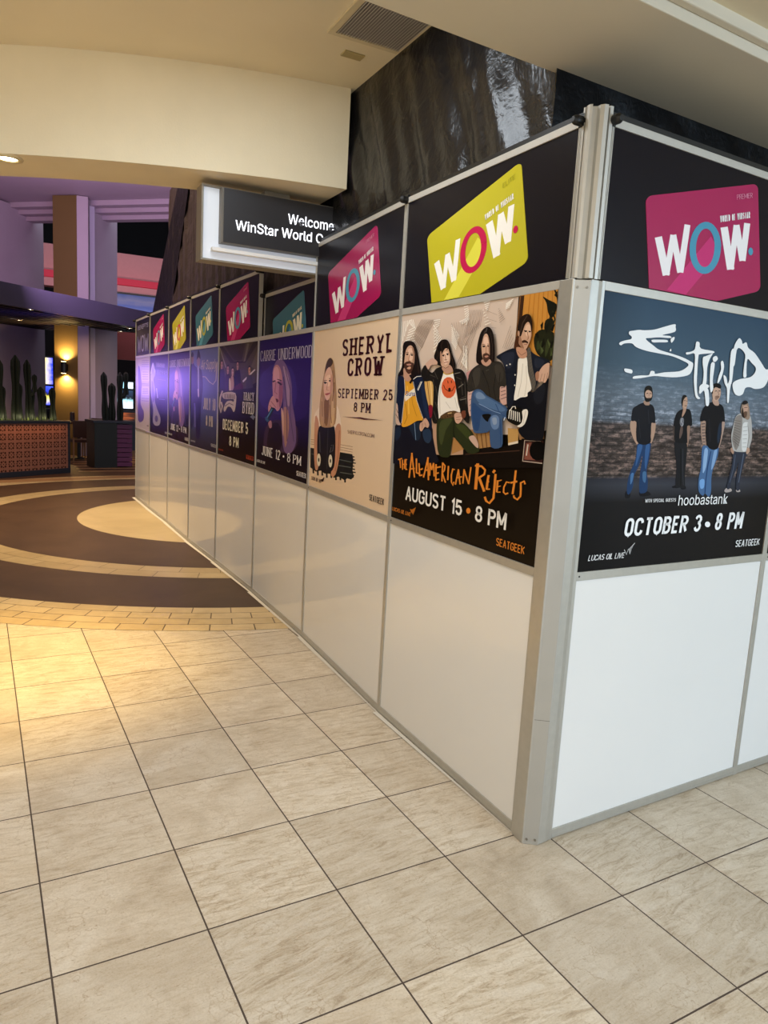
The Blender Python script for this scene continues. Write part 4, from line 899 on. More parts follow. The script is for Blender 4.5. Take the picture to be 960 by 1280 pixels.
('p','photo','9c7d66',0,[-2,546,1169,562,1171,568,1,553]),
('p','photo','1b1f1f',0,[4,497,630,525,1164,541,1200,472,1188,361,1229,287,1164,249,1068,250,1018,215,844,236,729,205,606,237,459,218,355,242,201,207,25,241]),
('p','photo','5f6460',0,[825,437,1171,445,1173,453,827,445]),
('p','photo','5f6460',0,[831,365,1143,382,1144,390,833,374]),
('p','photo','5f6460',0,[46,419,234,416,239,425,51,428]),
('p','photo','5f6460',0,[884,289,1183,307,1185,315,886,298]),
('p','photo','1b1f1f',0,[1130,507,1215,508,1220,522,1134,521]),
('p','photo','1b1f1f',0,[1133,471,1235,475,1239,489,1137,485]),
('p','photo','1b1f1f',0,[1137,436,1255,442,1258,455,1140,450]),
('p','photo','1b1f1f',0,[1139,400,1224,403,1229,417,1144,415]),
('p','photo','1b1f1f',0,[1143,365,1245,369,1248,384,1146,379]),
('p','photo','1b1f1f',0,[1146,329,1265,337,1268,351,1149,344]),
('p','photo','1b1f1f',0,[1149,294,1234,297,1238,311,1153,308]),
('p','photo','1b1f1f',0,[94,237,110,172,158,180,142,245]),
('p','photo','1b1f1f',0,[233,241,250,164,296,171,279,248]),
('p','photo','1b1f1f',0,[368,245,383,181,428,189,413,252]),
('p','photo','1b1f1f',0,[499,248,515,173,559,180,543,255]),
('p','photo','1b1f1f',0,[627,252,642,190,684,197,670,258]),
('p','photo','1b1f1f',0,[751,255,767,182,808,189,793,261]),
('p','photo','1b1f1f',0,[872,258,886,198,927,205,912,265]),
('p','photo','1b1f1f',0,[990,261,1005,190,1044,197,1029,268]),
('p','photo','e3d0bd',1,[88,925,212,1028,335,1087,699,1099,858,862,772,802,655,788,162,808]),
('p','photo','c08a6c',1,[116,915,238,835,222,594,283,294,188,234,125,475]),
('p','photo','c08a6c',1,[710,806,845,851,863,547,776,259,645,231,690,489]),
('p','photo','a06c50',0,[807,788,802,480,744,287,767,288,825,481,830,789]),
('p','photo','17181b',1,[247,788,457,827,686,817,739,473,679,288,407,233,255,379,211,593]),
('p','photo','6d6a68',0,[613,583,674,601,661,529,600,502,624,565,610,565,587,498,675,528,687,604,608,588]),
('p','photo','57575a',0,[263,728,300,471,320,473,283,730]),
('p','photo','3a3a3e',0,[500,788,519,279,538,281,520,789]),
('p','photo','d6cdb8',0,[669,403,667,368,655,339,635,321,612,318,589,331,572,357,564,391,566,426,578,456,598,473,622,475,644,462,661,436]),
('p','photo','33312c',0,[636,399,635,388,630,379,623,373,614,372,606,376,600,384,597,395,598,406,603,415,610,421,619,422,627,418,633,410]),
('p','photo','d6cdb8',0,[339,377,336,341,323,310,301,292,276,289,252,302,234,329,225,364,228,401,241,431,263,450,288,452,312,439,330,412]),
('p','photo','33312c',0,[303,373,302,361,297,352,289,346,280,345,271,349,264,357,261,368,263,380,268,390,275,395,285,396,293,392,300,384]),
('p','photo','a8835f',1,[238,1029,271,1245,329,1457,392,1603,485,1652,586,1599,660,1394,711,1130,706,863,509,799,281,820]),
('p','photo','c7a57c',1,[554,1415,627,1394,673,1129,659,860,579,835,578,1126]),
('p','photo','b5906a',1,[278,1160,332,1118,381,844,295,838]),
('p','photo','7d5a40',1,[373,1120,505,1134,495,850,416,846]),
('p','photo','82603f',0,[405,1036,396,845,416,845,425,1037]),
('p','photo','82603f',0,[524,1082,592,856,611,858,543,1084]),
('p','photo','82603f',0,[621,1353,652,1046,671,1047,640,1353]),
('p','photo','82603f',0,[297,1117,328,926,349,927,317,1118]),
('p','photo','4a382f',1,[352,1488,401,1603,486,1648,566,1609,541,1559,458,1519,383,1415]),
('p','photo','d9ae94',1,[336,1373,382,1488,475,1539,547,1487,586,1374,586,1260,508,1155,431,1138,348,1235]),
('p','photo','e6c2aa',1,[383,1415,503,1446,548,1374,505,1311,407,1310]),
('p','photo','3a2720',0,[334,1349,420,1341,426,1355,341,1363]),
('p','photo','3a2720',0,[482,1366,569,1371,564,1385,477,1380]),
('p','photo','6d4c3c',0,[331,1373,426,1373,425,1381,331,1381]),
('p','photo','6d4c3c',0,[479,1394,566,1398,563,1406,476,1402]),
('p','photo','b3806a',0,[433,1353,421,1257,489,1251,491,1259,440,1259,452,1352]),
('p','photo','1f1512',0,[408,1348,406,1341,398,1336,386,1333,373,1333,361,1336,352,1341,348,1347,351,1354,359,1359,371,1362,384,1362,396,1359,405,1354]),
('p','photo','1f1512',0,[557,1371,555,1365,546,1360,532,1357,517,1357,504,1360,494,1365,490,1371,493,1378,502,1383,515,1385,530,1385,544,1383,553,1378]),
('p','photo','c4917a',1,[531,1456,586,1374,586,1260,526,1176,524,1311]),
('p','photo','a5525a',1,[385,1211,454,1221,541,1227,475,1198,416,1195]),
('p','photo','8c6548',0,[561,1497,607,1292,593,1127,621,1127,636,1292,589,1497]),
('t', 'title_lettering', '3a1418', 'f', 'SHERYL', [0.4015, 0.8281, 0.9565, 0.0955], 0.205, 0, 1.5),
('t', 'title_lettering', '3a1418', 'f', 'CROW', [0.4783, 0.7124, 0.872, 0.0982], 0.205, 0, 1.53),
('t', 'date_lettering', '3a1418', 'f', 'SEPTEMBER 25', [0.3723, 0.5861, 0.9793, 0.0537], 0.185, 0, 1.51),
('t', 'date_lettering', '3a1418', 'f', '8 PM', [0.5756, 0.5124, 0.7632, 0.0524], 0.18, 0, 1.55),
('p','date_lettering','5a2f2c',0,[873,954,1219,964,1321,971,1403,966,1501,964,1802,962,1502,953,1404,947,1323,952,1220,952]),
('t', 'website_lettering', '6a4640', 'f', 'SHERYLCROW.COM', [0.5159, 0.3846, 0.817, 0.0198], 0.14, 0, 1.53),
('t', 'sponsor_logo', '2a1a18', 's', 'SEATGEEK', [0.8005, 0.0447, 0.9524, 0.0335], 0.13, 0, 1.47),
('t', 'venue_logo', '4a3028', 's', 'LUCAS OIL LIVE', [0.0384, 0.0429, 0.1915, 0.0233], 0.13, 0.25, 1.6),
('p','venue_logo','4a3028',0,[368,129,407,100,422,145,447,112,470,169,456,169,438,116,416,150,399,104,382,133]),
]),
'indigo':('@indigo',[
('p','photo','2a1c5c',1,[19,1650,791,1779,1924,1590,2010,1146,1620,823,46,832]),
('p','photo','33276e',1,[46,1404,693,1629,1352,1536,1541,1139,1158,875,156,998]),
('p','photo','3d2c44',1,[312,444,382,647,667,779,1112,799,1476,780,1634,682,1560,430,1105,336,417,333]),
('p','photo','1d1520',1,[560,677,898,752,1085,538,941,340,477,339]),
('p','photo','6d5480',1,[593,1476,666,1610,801,1683,997,1666,1196,1539,1346,1336,1398,1065,1522,818,1574,537,1416,364,1156,368,1043,684,1066,984,1009,1282,770,1435]),
('p','photo','9a7f98',1,[1005,1582,1158,1503,1283,1300,1300,1027,1202,1061,1137,1337]),
('p','photo','a2776c',1,[1093,984,1255,952,1306,699,1204,418,1096,687]),
('p','photo','c09a8c',1,[996,982,1104,873,1108,577,1040,759]),
('p','photo','4d3a62',0,[1075,1560,1291,1245,1327,882,1488,530,1513,533,1352,883,1316,1246,1101,1561]),
('p','photo','4d3a62',0,[1034,1431,1189,1060,1244,513,1270,515,1215,1061,1061,1431]),
('p','photo','b07a82',1,[613,1398,643,1553,752,1608,897,1566,1008,1394,1035,1132,957,980,823,929,696,1050,639,1204]),
('p','photo','c7949a',1,[645,1534,784,1578,877,1490,861,1377,673,1378]),
('p','photo','8a5263',1,[900,1376,1014,1338,1024,1132,941,980,887,1130]),
('p','photo','1d1226',0,[634,1350,748,1365,725,1383,611,1368]),
('p','photo','1d1226',0,[802,1348,962,1306,1004,1325,845,1367]),
('p','photo','3c2335',0,[798,1391,973,1370,982,1381,807,1402]),
('p','photo','8e5a60',0,[734,1349,709,1204,821,1172,842,1181,743,1205,768,1348]),
('p','photo','5a1f33',1,[726,1099,833,1110,887,1073,782,1052]),
('p','photo','bd8a86',1,[469,967,546,1086,674,1150,810,1053,809,957,675,973,541,852]),
('p','photo','8a5a5c',0,[566,1064,779,973,801,979,589,1070]),
('p','photo','8a5a5c',0,[514,1004,697,941,718,948,536,1011]),
('p','photo','16283a',0,[606,981,345,775,490,760,744,964]),
('p','photo','4d86a0',0,[618,955,362,772,400,768,655,950]),
('p','photo','2b5670',0,[332,807,437,742,523,760,420,824]),
('p','photo','a8767a',1,[495,732,609,776,648,682,562,657]),
('t', 'title_lettering', 'b9b3c6', 'd', 'CARRIE UNDERWOOD', [0.0331, 0.8389, 0.9942, 0.079], 0.1, 0, 1.73),
('t', 'date_lettering', 'e6e3e6', 'd', 'JUNE 12', [0.1222, 0.1085, 0.5095, 0.0695], 0.13, 0, 1.82),
('p','date_lettering','e6e3e6',0,[1180,287,1178,280,1169,273,1157,269,1143,268,1130,270,1120,274,1116,281,1119,289,1127,295,1140,300,1154,301,1167,299,1176,294]),
('t', 'date_lettering', 'e6e3e6', 'd', '8 PM', [0.643, 0.1125, 0.8867, 0.0632], 0.13, 0, 1.74),
('t', 'venue_logo', 'dcd8dc', 's', 'LUCAS OIL LIVE', [0.0139, 0.0406, 0.2037, 0.0208], 0.13, 0.25, 1.85),
('t', 'sponsor_logo', 'dcd8dc', 's', 'SEATGEEK', [0.8171, 0.0361, 0.9774, 0.033], 0.13, 0, 1.73),
]),
'brown':('120d0b',[
('p','photo','4a4033',0,[-54,2014,2010,2005,2042,1357,1289,1204,-7,1225]),
('p','photo','2b241d',0,[-54,2014,650,1680,1422,1667,1686,1805,2013,1971,2012,1988,1776,1998,1362,1704,833,1705,175,2005]),
('p','photo','352c24',0,[307,2000,1395,1996,1246,1725,832,1724]),
('p','photo','6b6252',0,[1479,1983,1589,1988,1419,1703,1335,1687]),
('p','photo','8a8270',0,[-24,1973,30,1971,433,1605,368,1606]),
('p','photo','c9c2b0',0,[1943,1587,1971,1569,1335,1344,1304,1372]),
('p','photo','5f5444',0,[2021,1883,1702,1608,2028,1516]),
('p','photo','15110f',1,[58,1569,118,1589,205,1588,314,1537,369,1140,7,1133,-7,1530]),
('p','photo','1a1210',1,[78,1680,100,1739,166,1754,215,1727,226,1657,148,1639]),
('p','photo','a5795f',1,[91,1680,116,1715,182,1718,212,1668,185,1588,118,1589]),
('p','photo','3a2018',0,[112,1670,206,1669,205,1679,111,1680]),
('p','photo','6a3f30',0,[136,1615,190,1614,189,1622,136,1623]),
('p','photo','2a1615',1,[423,1477,479,1497,562,1497,667,1448,713,1175,367,1170,361,1438]),
('p','photo','1a1210',1,[441,1586,462,1644,525,1659,571,1633,583,1565,508,1546]),
('p','photo','b08468',1,[454,1585,477,1620,540,1623,569,1574,543,1497,479,1497]),
('p','photo','3a2018',0,[474,1576,563,1575,562,1585,473,1586]),
('p','photo','6a3f30',0,[497,1522,548,1522,547,1530,496,1530]),
('p','photo','1b1412',1,[693,1438,747,1457,828,1457,929,1409,971,1180,637,1174,633,1399]),
('p','photo','1a1210',1,[710,1544,730,1602,791,1616,836,1591,847,1524,775,1505]),
('p','photo','c29a7c',1,[722,1544,744,1578,806,1582,834,1534,809,1457,747,1457]),
('p','photo','3a2018',0,[742,1535,828,1535,827,1544,741,1545]),
('p','photo','6a3f30',0,[764,1482,813,1482,813,1490,764,1490]),
('p','photo','141114',1,[955,1542,1007,1561,1085,1560,1182,1512,1233,1175,911,1169,897,1504]),
('p','photo','1a1210',1,[971,1646,990,1702,1048,1716,1092,1691,1103,1625,1033,1607]),
('p','photo','a87d64',1,[983,1646,1004,1680,1063,1682,1090,1635,1067,1560,1007,1561]),
('p','photo','3a2018',0,[1001,1637,1084,1636,1084,1645,1000,1647]),
('p','photo','6a3f30',0,[1023,1585,1071,1584,1070,1592,1023,1593]),
('p','photo','3a3630',1,[1557,1455,1605,1473,1676,1473,1766,1428,1806,1212,1510,1207,1504,1419]),
('p','photo','1a1210',1,[1570,1555,1588,1610,1641,1623,1682,1599,1692,1536,1628,1519]),
('p','photo','b3866a',1,[1581,1555,1601,1588,1655,1591,1681,1545,1660,1473,1605,1473]),
('p','photo','3a2018',0,[1599,1547,1675,1546,1674,1555,1598,1556]),
('p','photo','6a3f30',0,[1619,1497,1663,1497,1662,1504,1619,1504]),
('p','photo','a8836a',1,[700,1428,822,1447,868,1255,717,1195]),
('p','photo','4a1a1c',1,[868,1255,1278,1335,1349,1168,997,1161]),
('p','photo','c9b48c',1,[596,1389,671,1399,717,1195,624,1184]),
('p','photo','16110f',0,[-2,1163,2049,1269,2074,752,-2,649]),
('p','title_lettering','b9ab8a',1,[283,1148,954,1160,984,930,889,826,740,902,549,905,393,810,323,867,478,993,731,1020,856,1004,853,1052,310,1048]),
('p','title_lettering','b9ab8a',0,[192,1191,64,1065,33,897,162,766,283,906,209,988,125,979,196,904,160,793,122,901,151,1062,275,1184]),
('p','title_lettering','4d4434',0,[399,905,643,967,851,939,870,952,636,980,372,915]),
('t', 'title_lettering', '5a4a30', 'f', 'SHENANDOAH', [0.1613, 0.5291, 0.4718, 0.0381], 0.13, 0, 1.91),
('t', 'guest_lettering', 'd6d0c0', 'f', 'TRACY', [0.6853, 0.5244, 0.9396, 0.0653], 0.105, 0, 1.84),
('t', 'guest_lettering', 'd6d0c0', 'f', 'BYRD', [0.6739, 0.4151, 0.9492, 0.0939], 0.105, 0, 1.84),
('p','guest_lettering','6d7486',0,[1718,781,1798,812,1849,841,1890,807,2013,794,1909,771,1885,739,1818,762]),
('t', 'date_lettering', 'd8d2bc', 's', 'DECEMBER 5', [0.1481, 0.2434, 0.8218, 0.0945], 0.13, 0, 1.84),
('t', 'date_lettering', 'd8d2bc', 's', '8 PM', [0.3415, 0.1091, 0.5956, 0.0867], 0.14, 0, 1.86),
('t', 'sponsor_logo', 'b5482c', 's', 'SEATGEEK', [0.7942, 0.0371, 0.9708, 0.0348], 0.13, 0, 1.82),
('t', 'venue_logo', 'a8482c', 's', 'LUCAS OIL LIVE', [0.0257, 0.0404, 0.1727, 0.0157], 0.13, 0.25, 1.92),
]),
'slate':('@slate',[
('p','photo','1c1c40',1,[11,1608,72,1707,150,1764,313,1678,553,1534,360,805,297,483,57,430]),
('p','photo','7c6470',1,[21,1891,157,1934,243,1820,216,1732,71,1717]),
('p','photo','2a2450',1,[20,1911,139,1965,239,1900,185,1863,64,1859]),
('p','photo','1c1c42',1,[243,1521,550,1592,736,1616,887,1526,974,1240,912,1050,838,665,808,240,507,218,453,808,310,1003]),
('p','photo','82697a',1,[476,1829,612,1852,726,1808,710,1694,600,1649,499,1701]),
('p','photo','1d1a3c',1,[463,1791,532,1944,605,1988,722,1895,749,1798,612,1843]),
('p','photo','9a94a8',1,[549,1612,662,1618,690,1086,616,1066]),
('p','photo','c2b4b4',0,[571,1201,602,1046,707,1048,676,1202]),
('p','photo','5a5680',0,[299,903,365,407,474,414,409,906]),
('t', 'title_lettering', 'b8a9a4', 'i', 'Air Supply', [0.3962, 0.7702, 0.9588, 0.1195], 0.012, 0, 1.99),
('p','title_lettering','b8a9a4',0,[928,1441,1124,1439,1399,1343,1688,1294,1889,1377,1934,1709,1885,1712,1840,1380,1673,1307,1435,1353,1155,1451,927,1456]),
('t', 'date_lettering', 'b3a99a', 's', 'JULY 10', [0.5093, 0.4016, 0.9348, 0.1133], 0.105, 0, 2.01),
('t', 'date_lettering', 'b3a99a', 's', '8 PM', [0.6156, 0.243, 0.855, 0.1023], 0.14, 0, 2.01),
('t', 'sponsor_logo', 'b8b4bc', 's', 'SEATGEEK', [0.807, 0.0514, 0.9778, 0.0289], 0.13, 0, 1.99),
('t', 'venue_logo', 'b8b4bc', 's', 'LUCAS OIL LIVE', [0.046, 0.045, 0.2181, 0.0152], 0.13, 0.25, 2.1),
]),
'navy':('@navy',[
('p','photo','8d86a8',1,[20,1548,254,1696,327,1834,457,1687,622,1529,399,1382,597,1124,559,868,890,621,1215,433,1120,255,671,206,367,294,402,607,125,1021,-26,1338]),
('p','photo','5d5490',1,[161,1335,408,1279,520,919,325,813]),
('p','photo','494080',0,[953,397,939,360,891,328,820,308,738,304,663,317,608,345,587,381,602,420,652,452,725,472,806,475,880,461,933,433]),
('p','photo','c2bcd6',0,[280,1825,33,1549,131,1542,375,1817]),
('p','photo','c2bcd6',0,[281,1821,539,1555,631,1556,375,1821]),
('p','photo','b2acca',0,[720,1173,855,921,944,924,811,1174]),
('t', 'sponsor_logo', 'b8b4c4', 's', 'SEATGEEK', [0.8587, 0.0344, 1.0225, 0.0262], 0.13, 0, 2.16),
('p','title_lettering','8a84b8',0,[725,1824,734,1714,780,1712,771,1822]),
('p','title_lettering','8a84b8',0,[810,1820,819,1710,853,1709,844,1818]),
('p','title_lettering','8a84b8',0,[751,1779,842,1775,841,1790,750,1794]),
('p','title_lettering','8a84b8',0,[862,1818,871,1708,916,1706,907,1815]),
('p','title_lettering','8a84b8',0,[947,1808,955,1704,988,1703,980,1807]),
('p','title_lettering','8a84b8',0,[890,1758,979,1754,977,1769,888,1773]),
('p','title_lettering','8a84b8',0,[997,1811,1006,1702,1050,1700,1041,1809]),
('p','title_lettering','8a84b8',0,[1080,1797,1088,1699,1121,1697,1113,1795]),
('p','title_lettering','8a84b8',0,[1025,1737,1113,1733,1112,1748,1024,1752]),
('p','title_lettering','8a84b8',0,[1130,1804,1139,1696,1182,1695,1173,1802]),
('p','title_lettering','8a84b8',0,[1211,1800,1220,1693,1252,1692,1243,1799]),
('p','title_lettering','8a84b8',0,[1155,1760,1241,1756,1240,1771,1154,1775]),
('p','title_lettering','8a84b8',0,[1260,1798,1269,1691,1312,1689,1303,1796]),
('p','title_lettering','8a84b8',0,[1340,1789,1349,1687,1380,1686,1372,1787]),
('p','title_lettering','8a84b8',0,[1286,1740,1371,1736,1370,1750,1285,1754]),
('p','title_lettering','8a84b8',0,[1389,1791,1397,1685,1439,1684,1430,1789]),
('p','title_lettering','8a84b8',0,[1467,1778,1475,1682,1506,1681,1498,1776]),
('p','title_lettering','8a84b8',0,[1415,1719,1498,1716,1497,1730,1414,1734]),
('p','title_lettering','8a84b8',0,[1514,1785,1523,1680,1564,1678,1555,1783]),
('p','title_lettering','8a84b8',0,[1591,1781,1600,1677,1630,1675,1622,1780]),
('p','title_lettering','8a84b8',0,[1538,1742,1620,1738,1619,1753,1537,1757]),
('p','title_lettering','8a84b8',0,[578,1655,588,1525,635,1524,624,1653]),
('p','title_lettering','8a84b8',0,[665,1651,675,1522,710,1521,699,1650]),
('p','title_lettering','8a84b8',0,[606,1601,698,1597,697,1612,604,1616]),
('p','title_lettering','8a84b8',0,[786,1647,797,1519,842,1517,832,1645]),
('p','title_lettering','8a84b8',0,[871,1638,881,1516,915,1515,905,1637]),
('p','title_lettering','8a84b8',0,[815,1578,905,1575,903,1590,813,1593]),
('p','title_lettering','8a84b8',0,[990,1639,1000,1513,1044,1511,1034,1637]),
('p','title_lettering','8a84b8',0,[1073,1626,1082,1510,1115,1509,1105,1625]),
('p','title_lettering','8a84b8',0,[1018,1556,1106,1554,1105,1568,1017,1571]),
('p','title_lettering','8a84b8',0,[1187,1631,1197,1507,1240,1505,1230,1629]),
('p','title_lettering','8a84b8',0,[1267,1628,1278,1504,1309,1503,1299,1627]),
('p','title_lettering','8a84b8',0,[1213,1579,1298,1576,1297,1591,1212,1594]),
('p','title_lettering','8a84b8',0,[1380,1624,1390,1501,1432,1500,1422,1622]),
('p','title_lettering','8a84b8',0,[1458,1616,1468,1498,1499,1497,1490,1615]),
('p','title_lettering','8a84b8',0,[1406,1558,1489,1555,1488,1569,1405,1572]),
('p','title_lettering','8a84b8',0,[1568,1616,1578,1495,1618,1494,1608,1615]),
('p','title_lettering','8a84b8',0,[1645,1604,1654,1493,1684,1492,1675,1603]),
('p','title_lettering','8a84b8',0,[1594,1537,1676,1535,1674,1549,1593,1552]),
('p','title_lettering','8a84b8',0,[1751,1609,1761,1490,1800,1488,1790,1608]),
('p','title_lettering','8a84b8',0,[1825,1606,1835,1487,1864,1486,1855,1605]),
('p','title_lettering','8a84b8',0,[1775,1559,1854,1557,1852,1571,1773,1573]),
('p','date_lettering','6f68a8',0,[1067,892,1699,894,1700,908,1068,906]),
('p','date_lettering','6f68a8',0,[917,1391,1761,1368,1761,1377,917,1401]),
]),
'pale':('b5a8b4',[
('p','photo','54418f',1,[315,1712,550,1746,754,1475,863,1197,718,758,945,600,1207,500,1123,258,341,225,359,977]),
('p','lettering','8a7ba8',0,[858,1920,1898,1886,1892,1902,851,1937]),
('p','lettering','8a7ba8',0,[859,1865,1899,1834,1892,1850,851,1882]),
('p','lettering','8a7ba8',0,[860,1809,1899,1781,1892,1797,852,1826]),
('p','lettering','8a7ba8',0,[860,1754,1899,1729,1892,1745,853,1771]),
('p','lettering','c4b8c2',0,[858,1638,1922,1624,1922,1343,862,1351]),
('p','lettering','7f70a0',0,[968,1593,1819,1583,1811,1598,959,1610]),
('p','lettering','7f70a0',0,[969,1527,1819,1520,1811,1536,959,1544]),
('p','lettering','7f70a0',0,[969,1461,1819,1457,1811,1473,960,1478]),
('p','lettering','7f70a0',0,[970,1395,1819,1394,1811,1410,961,1412]),
('p','lettering','c4b8c2',0,[864,1170,1923,1183,1923,982,866,968]),
('p','lettering','7f70a0',0,[973,1128,1820,1139,1811,1155,964,1144]),
('p','lettering','7f70a0',0,[973,1086,1820,1099,1812,1115,964,1102]),
('p','lettering','7f70a0',0,[974,1044,1820,1059,1812,1075,965,1061]),
('p','lettering','7f70a0',0,[974,1002,1820,1019,1812,1035,965,1019]),
('p','lettering','8a7ba8',0,[862,1275,1896,1262,1896,1280,862,1295]),
('p','lettering','8a7ba8',0,[863,1237,1896,1225,1896,1244,863,1256]),
('p','lettering','8a7ba8',0,[867,860,1896,870,1896,888,867,879]),
('p','lettering','8a7ba8',0,[868,792,1896,805,1896,823,868,811]),
('p','lettering','6a5a68',0,[1640,121,1882,126,1912,162,1672,158]),
]),
'card':('',[
('p','lettering','S',0,[1078,1169,283,385,603,236,1247,850]),
('p','lettering','L',0,[119,1296,226,634,346,637,236,1303]),
('p','lettering','L',0,[332,618,469,1281,377,1311,241,653]),
('p','lettering','L',0,[373,1294,470,636,572,636,473,1298]),
('p','lettering','L',0,[572,618,721,1418,620,1449,470,654]),
('p','lettering','L',0,[1256,1296,1357,518,1496,511,1392,1295]),
('p','lettering','L',0,[1479,497,1610,1284,1504,1313,1374,532]),
('p','lettering','L',0,[1500,1298,1597,633,1714,629,1614,1299]),
('p','lettering','L',0,[1714,612,1825,1286,1708,1318,1597,649]),
('p','lettering','R',0,[1254,958,1246,868,1130,913,1135,979]),
('p','lettering','R',0,[1246,868,1227,782,1118,849,1130,913]),
('p','lettering','R',0,[1227,782,1198,704,1101,791,1118,849]),
('p','lettering','R',0,[1198,704,1159,637,1078,740,1101,791]),
('p','lettering','R',0,[1159,637,1114,585,1051,699,1078,740]),
('p','lettering','R',0,[1114,585,1062,548,1021,669,1051,699]),
('p','lettering','R',0,[1062,548,1008,528,988,652,1021,669]),
('p','lettering','R',0,[1008,528,952,526,955,647,988,652]),
('p','lettering','R',0,[952,526,896,541,923,656,955,647]),
('p','lettering','R',0,[896,541,844,574,892,677,923,656]),
('p','lettering','R',0,[844,574,797,622,865,710,892,677]),
('p','lettering','R',0,[797,622,757,684,841,753,865,710]),
('p','lettering','R',0,[757,684,725,757,822,805,841,753]),
('p','lettering','R',0,[725,757,703,838,809,864,822,805]),
('p','lettering','R',0,[703,838,690,924,802,927,809,864]),
('p','lettering','R',0,[690,924,688,1012,801,992,802,927]),
('p','lettering','R',0,[688,1012,697,1099,807,1057,801,992]),
('p','lettering','R',0,[697,1099,715,1181,818,1119,807,1057]),
('p','lettering','R',0,[715,1181,743,1257,835,1176,818,1119]),
('p','lettering','R',0,[743,1257,780,1321,857,1225,835,1176]),
('p','lettering','R',0,[780,1321,824,1374,884,1266,857,1225]),
('p','lettering','R',0,[824,1374,873,1412,913,1296,884,1266]),
('p','lettering','R',0,[873,1412,926,1433,945,1314,913,1296]),
('p','lettering','R',0,[926,1433,981,1438,977,1320,945,1314]),
('p','lettering','R',0,[981,1438,1036,1426,1010,1313,977,1320]),
('p','lettering','R',0,[1036,1426,1088,1396,1040,1293,1010,1313]),
('p','lettering','R',0,[1088,1396,1136,1351,1068,1262,1040,1293]),
('p','lettering','R',0,[1136,1351,1178,1291,1093,1219,1068,1262]),
('p','lettering','R',0,[1178,1291,1212,1219,1112,1168,1093,1219]),
('p','lettering','R',0,[1212,1219,1237,1137,1126,1109,1112,1168]),
('p','lettering','R',0,[1237,1137,1251,1049,1134,1045,1126,1109]),
('p','lettering','R',0,[1251,1049,1254,958,1135,979,1134,1045]),
('p','lettering','R',0,[1863,766,1858,735,1844,712,1825,701,1804,705,1785,723,1773,750,1769,783,1774,813,1788,836,1807,847,1828,843,1846,826,1859,798]),
('t', 'lettering', 'L', 's', 'WORLD OF WINSTAR', [0.6252, 0.696, 0.9114, 0.0572], 0.13, 0, 1.07),
('t', 'lettering', 'T', 's', 'PREMIER', [0.7876, 0.8774, 0.9403, 0.0441], 0.08, 0, 1.08),
]),
}
# ================================================================ MATERIALS OF THE PLACE
PLASTER = mat('cream_plaster', 'e2d6ba', .75, spec=.2, var=.05, scale=3, bump=.08, bscale=90)
SOFFIT = mat('soffit_paint', 'd0c6b2', .8, spec=.15, var=.04, scale=2)
CEIL = mat('ceiling_paint', 'e0d4b8', .8, spec=.15, var=.04, scale=2)
ALU = mat('brushed_aluminium', 'b9b6ae', .38, metal=.55, spec=.5, var=.06, scale=30)
ALUL = mat('pale_aluminium', 'bdb9b0', .42, metal=.3, spec=.5, var=.05, scale=25)
WHITE = mat('white_laminate', 'e2e0dd', .07, spec=.5, var=.015, scale=2)
BLACKB = mat('black_board', '17141a', .3, spec=.12)
BLACKP = mat('black_plastic', '0b0b0c', .4, spec=.5)
def sheet_mat(name, col, rough):
    n = NT(name, rough, .45); tc = n.n('TexCoord').outputs['Object']
    b1 = n.noise(tc, 7, 4, .5, 1.0); b2 = n.noise(tc, 22, 3, .5, .8)
    h = n.math('ADD', n.math('MULTIPLY', b1, 1.0), n.math('MULTIPLY', b2, .4))
    bp = n.n('Bump'); bp.inputs['Strength'].default_value = .34; bp.inputs['Distance'].default_value = .03
    n.l(h, bp.inputs['Height']); n.l(bp.outputs[0], n.b.inputs['Normal'])
    n.b.inputs['Base Color'].default_value = (*lin(col), 1); return n.m
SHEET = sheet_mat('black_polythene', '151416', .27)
SHEETD = sheet_mat('dimmed_black_polythene', '0a090a', .45)  # darker copy of the sheet: shade under the soffit put into its colour
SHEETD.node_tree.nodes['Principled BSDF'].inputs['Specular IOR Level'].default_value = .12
SHEETF = sheet_mat('dull_maroon_sheeting', '2a1e22', .55)

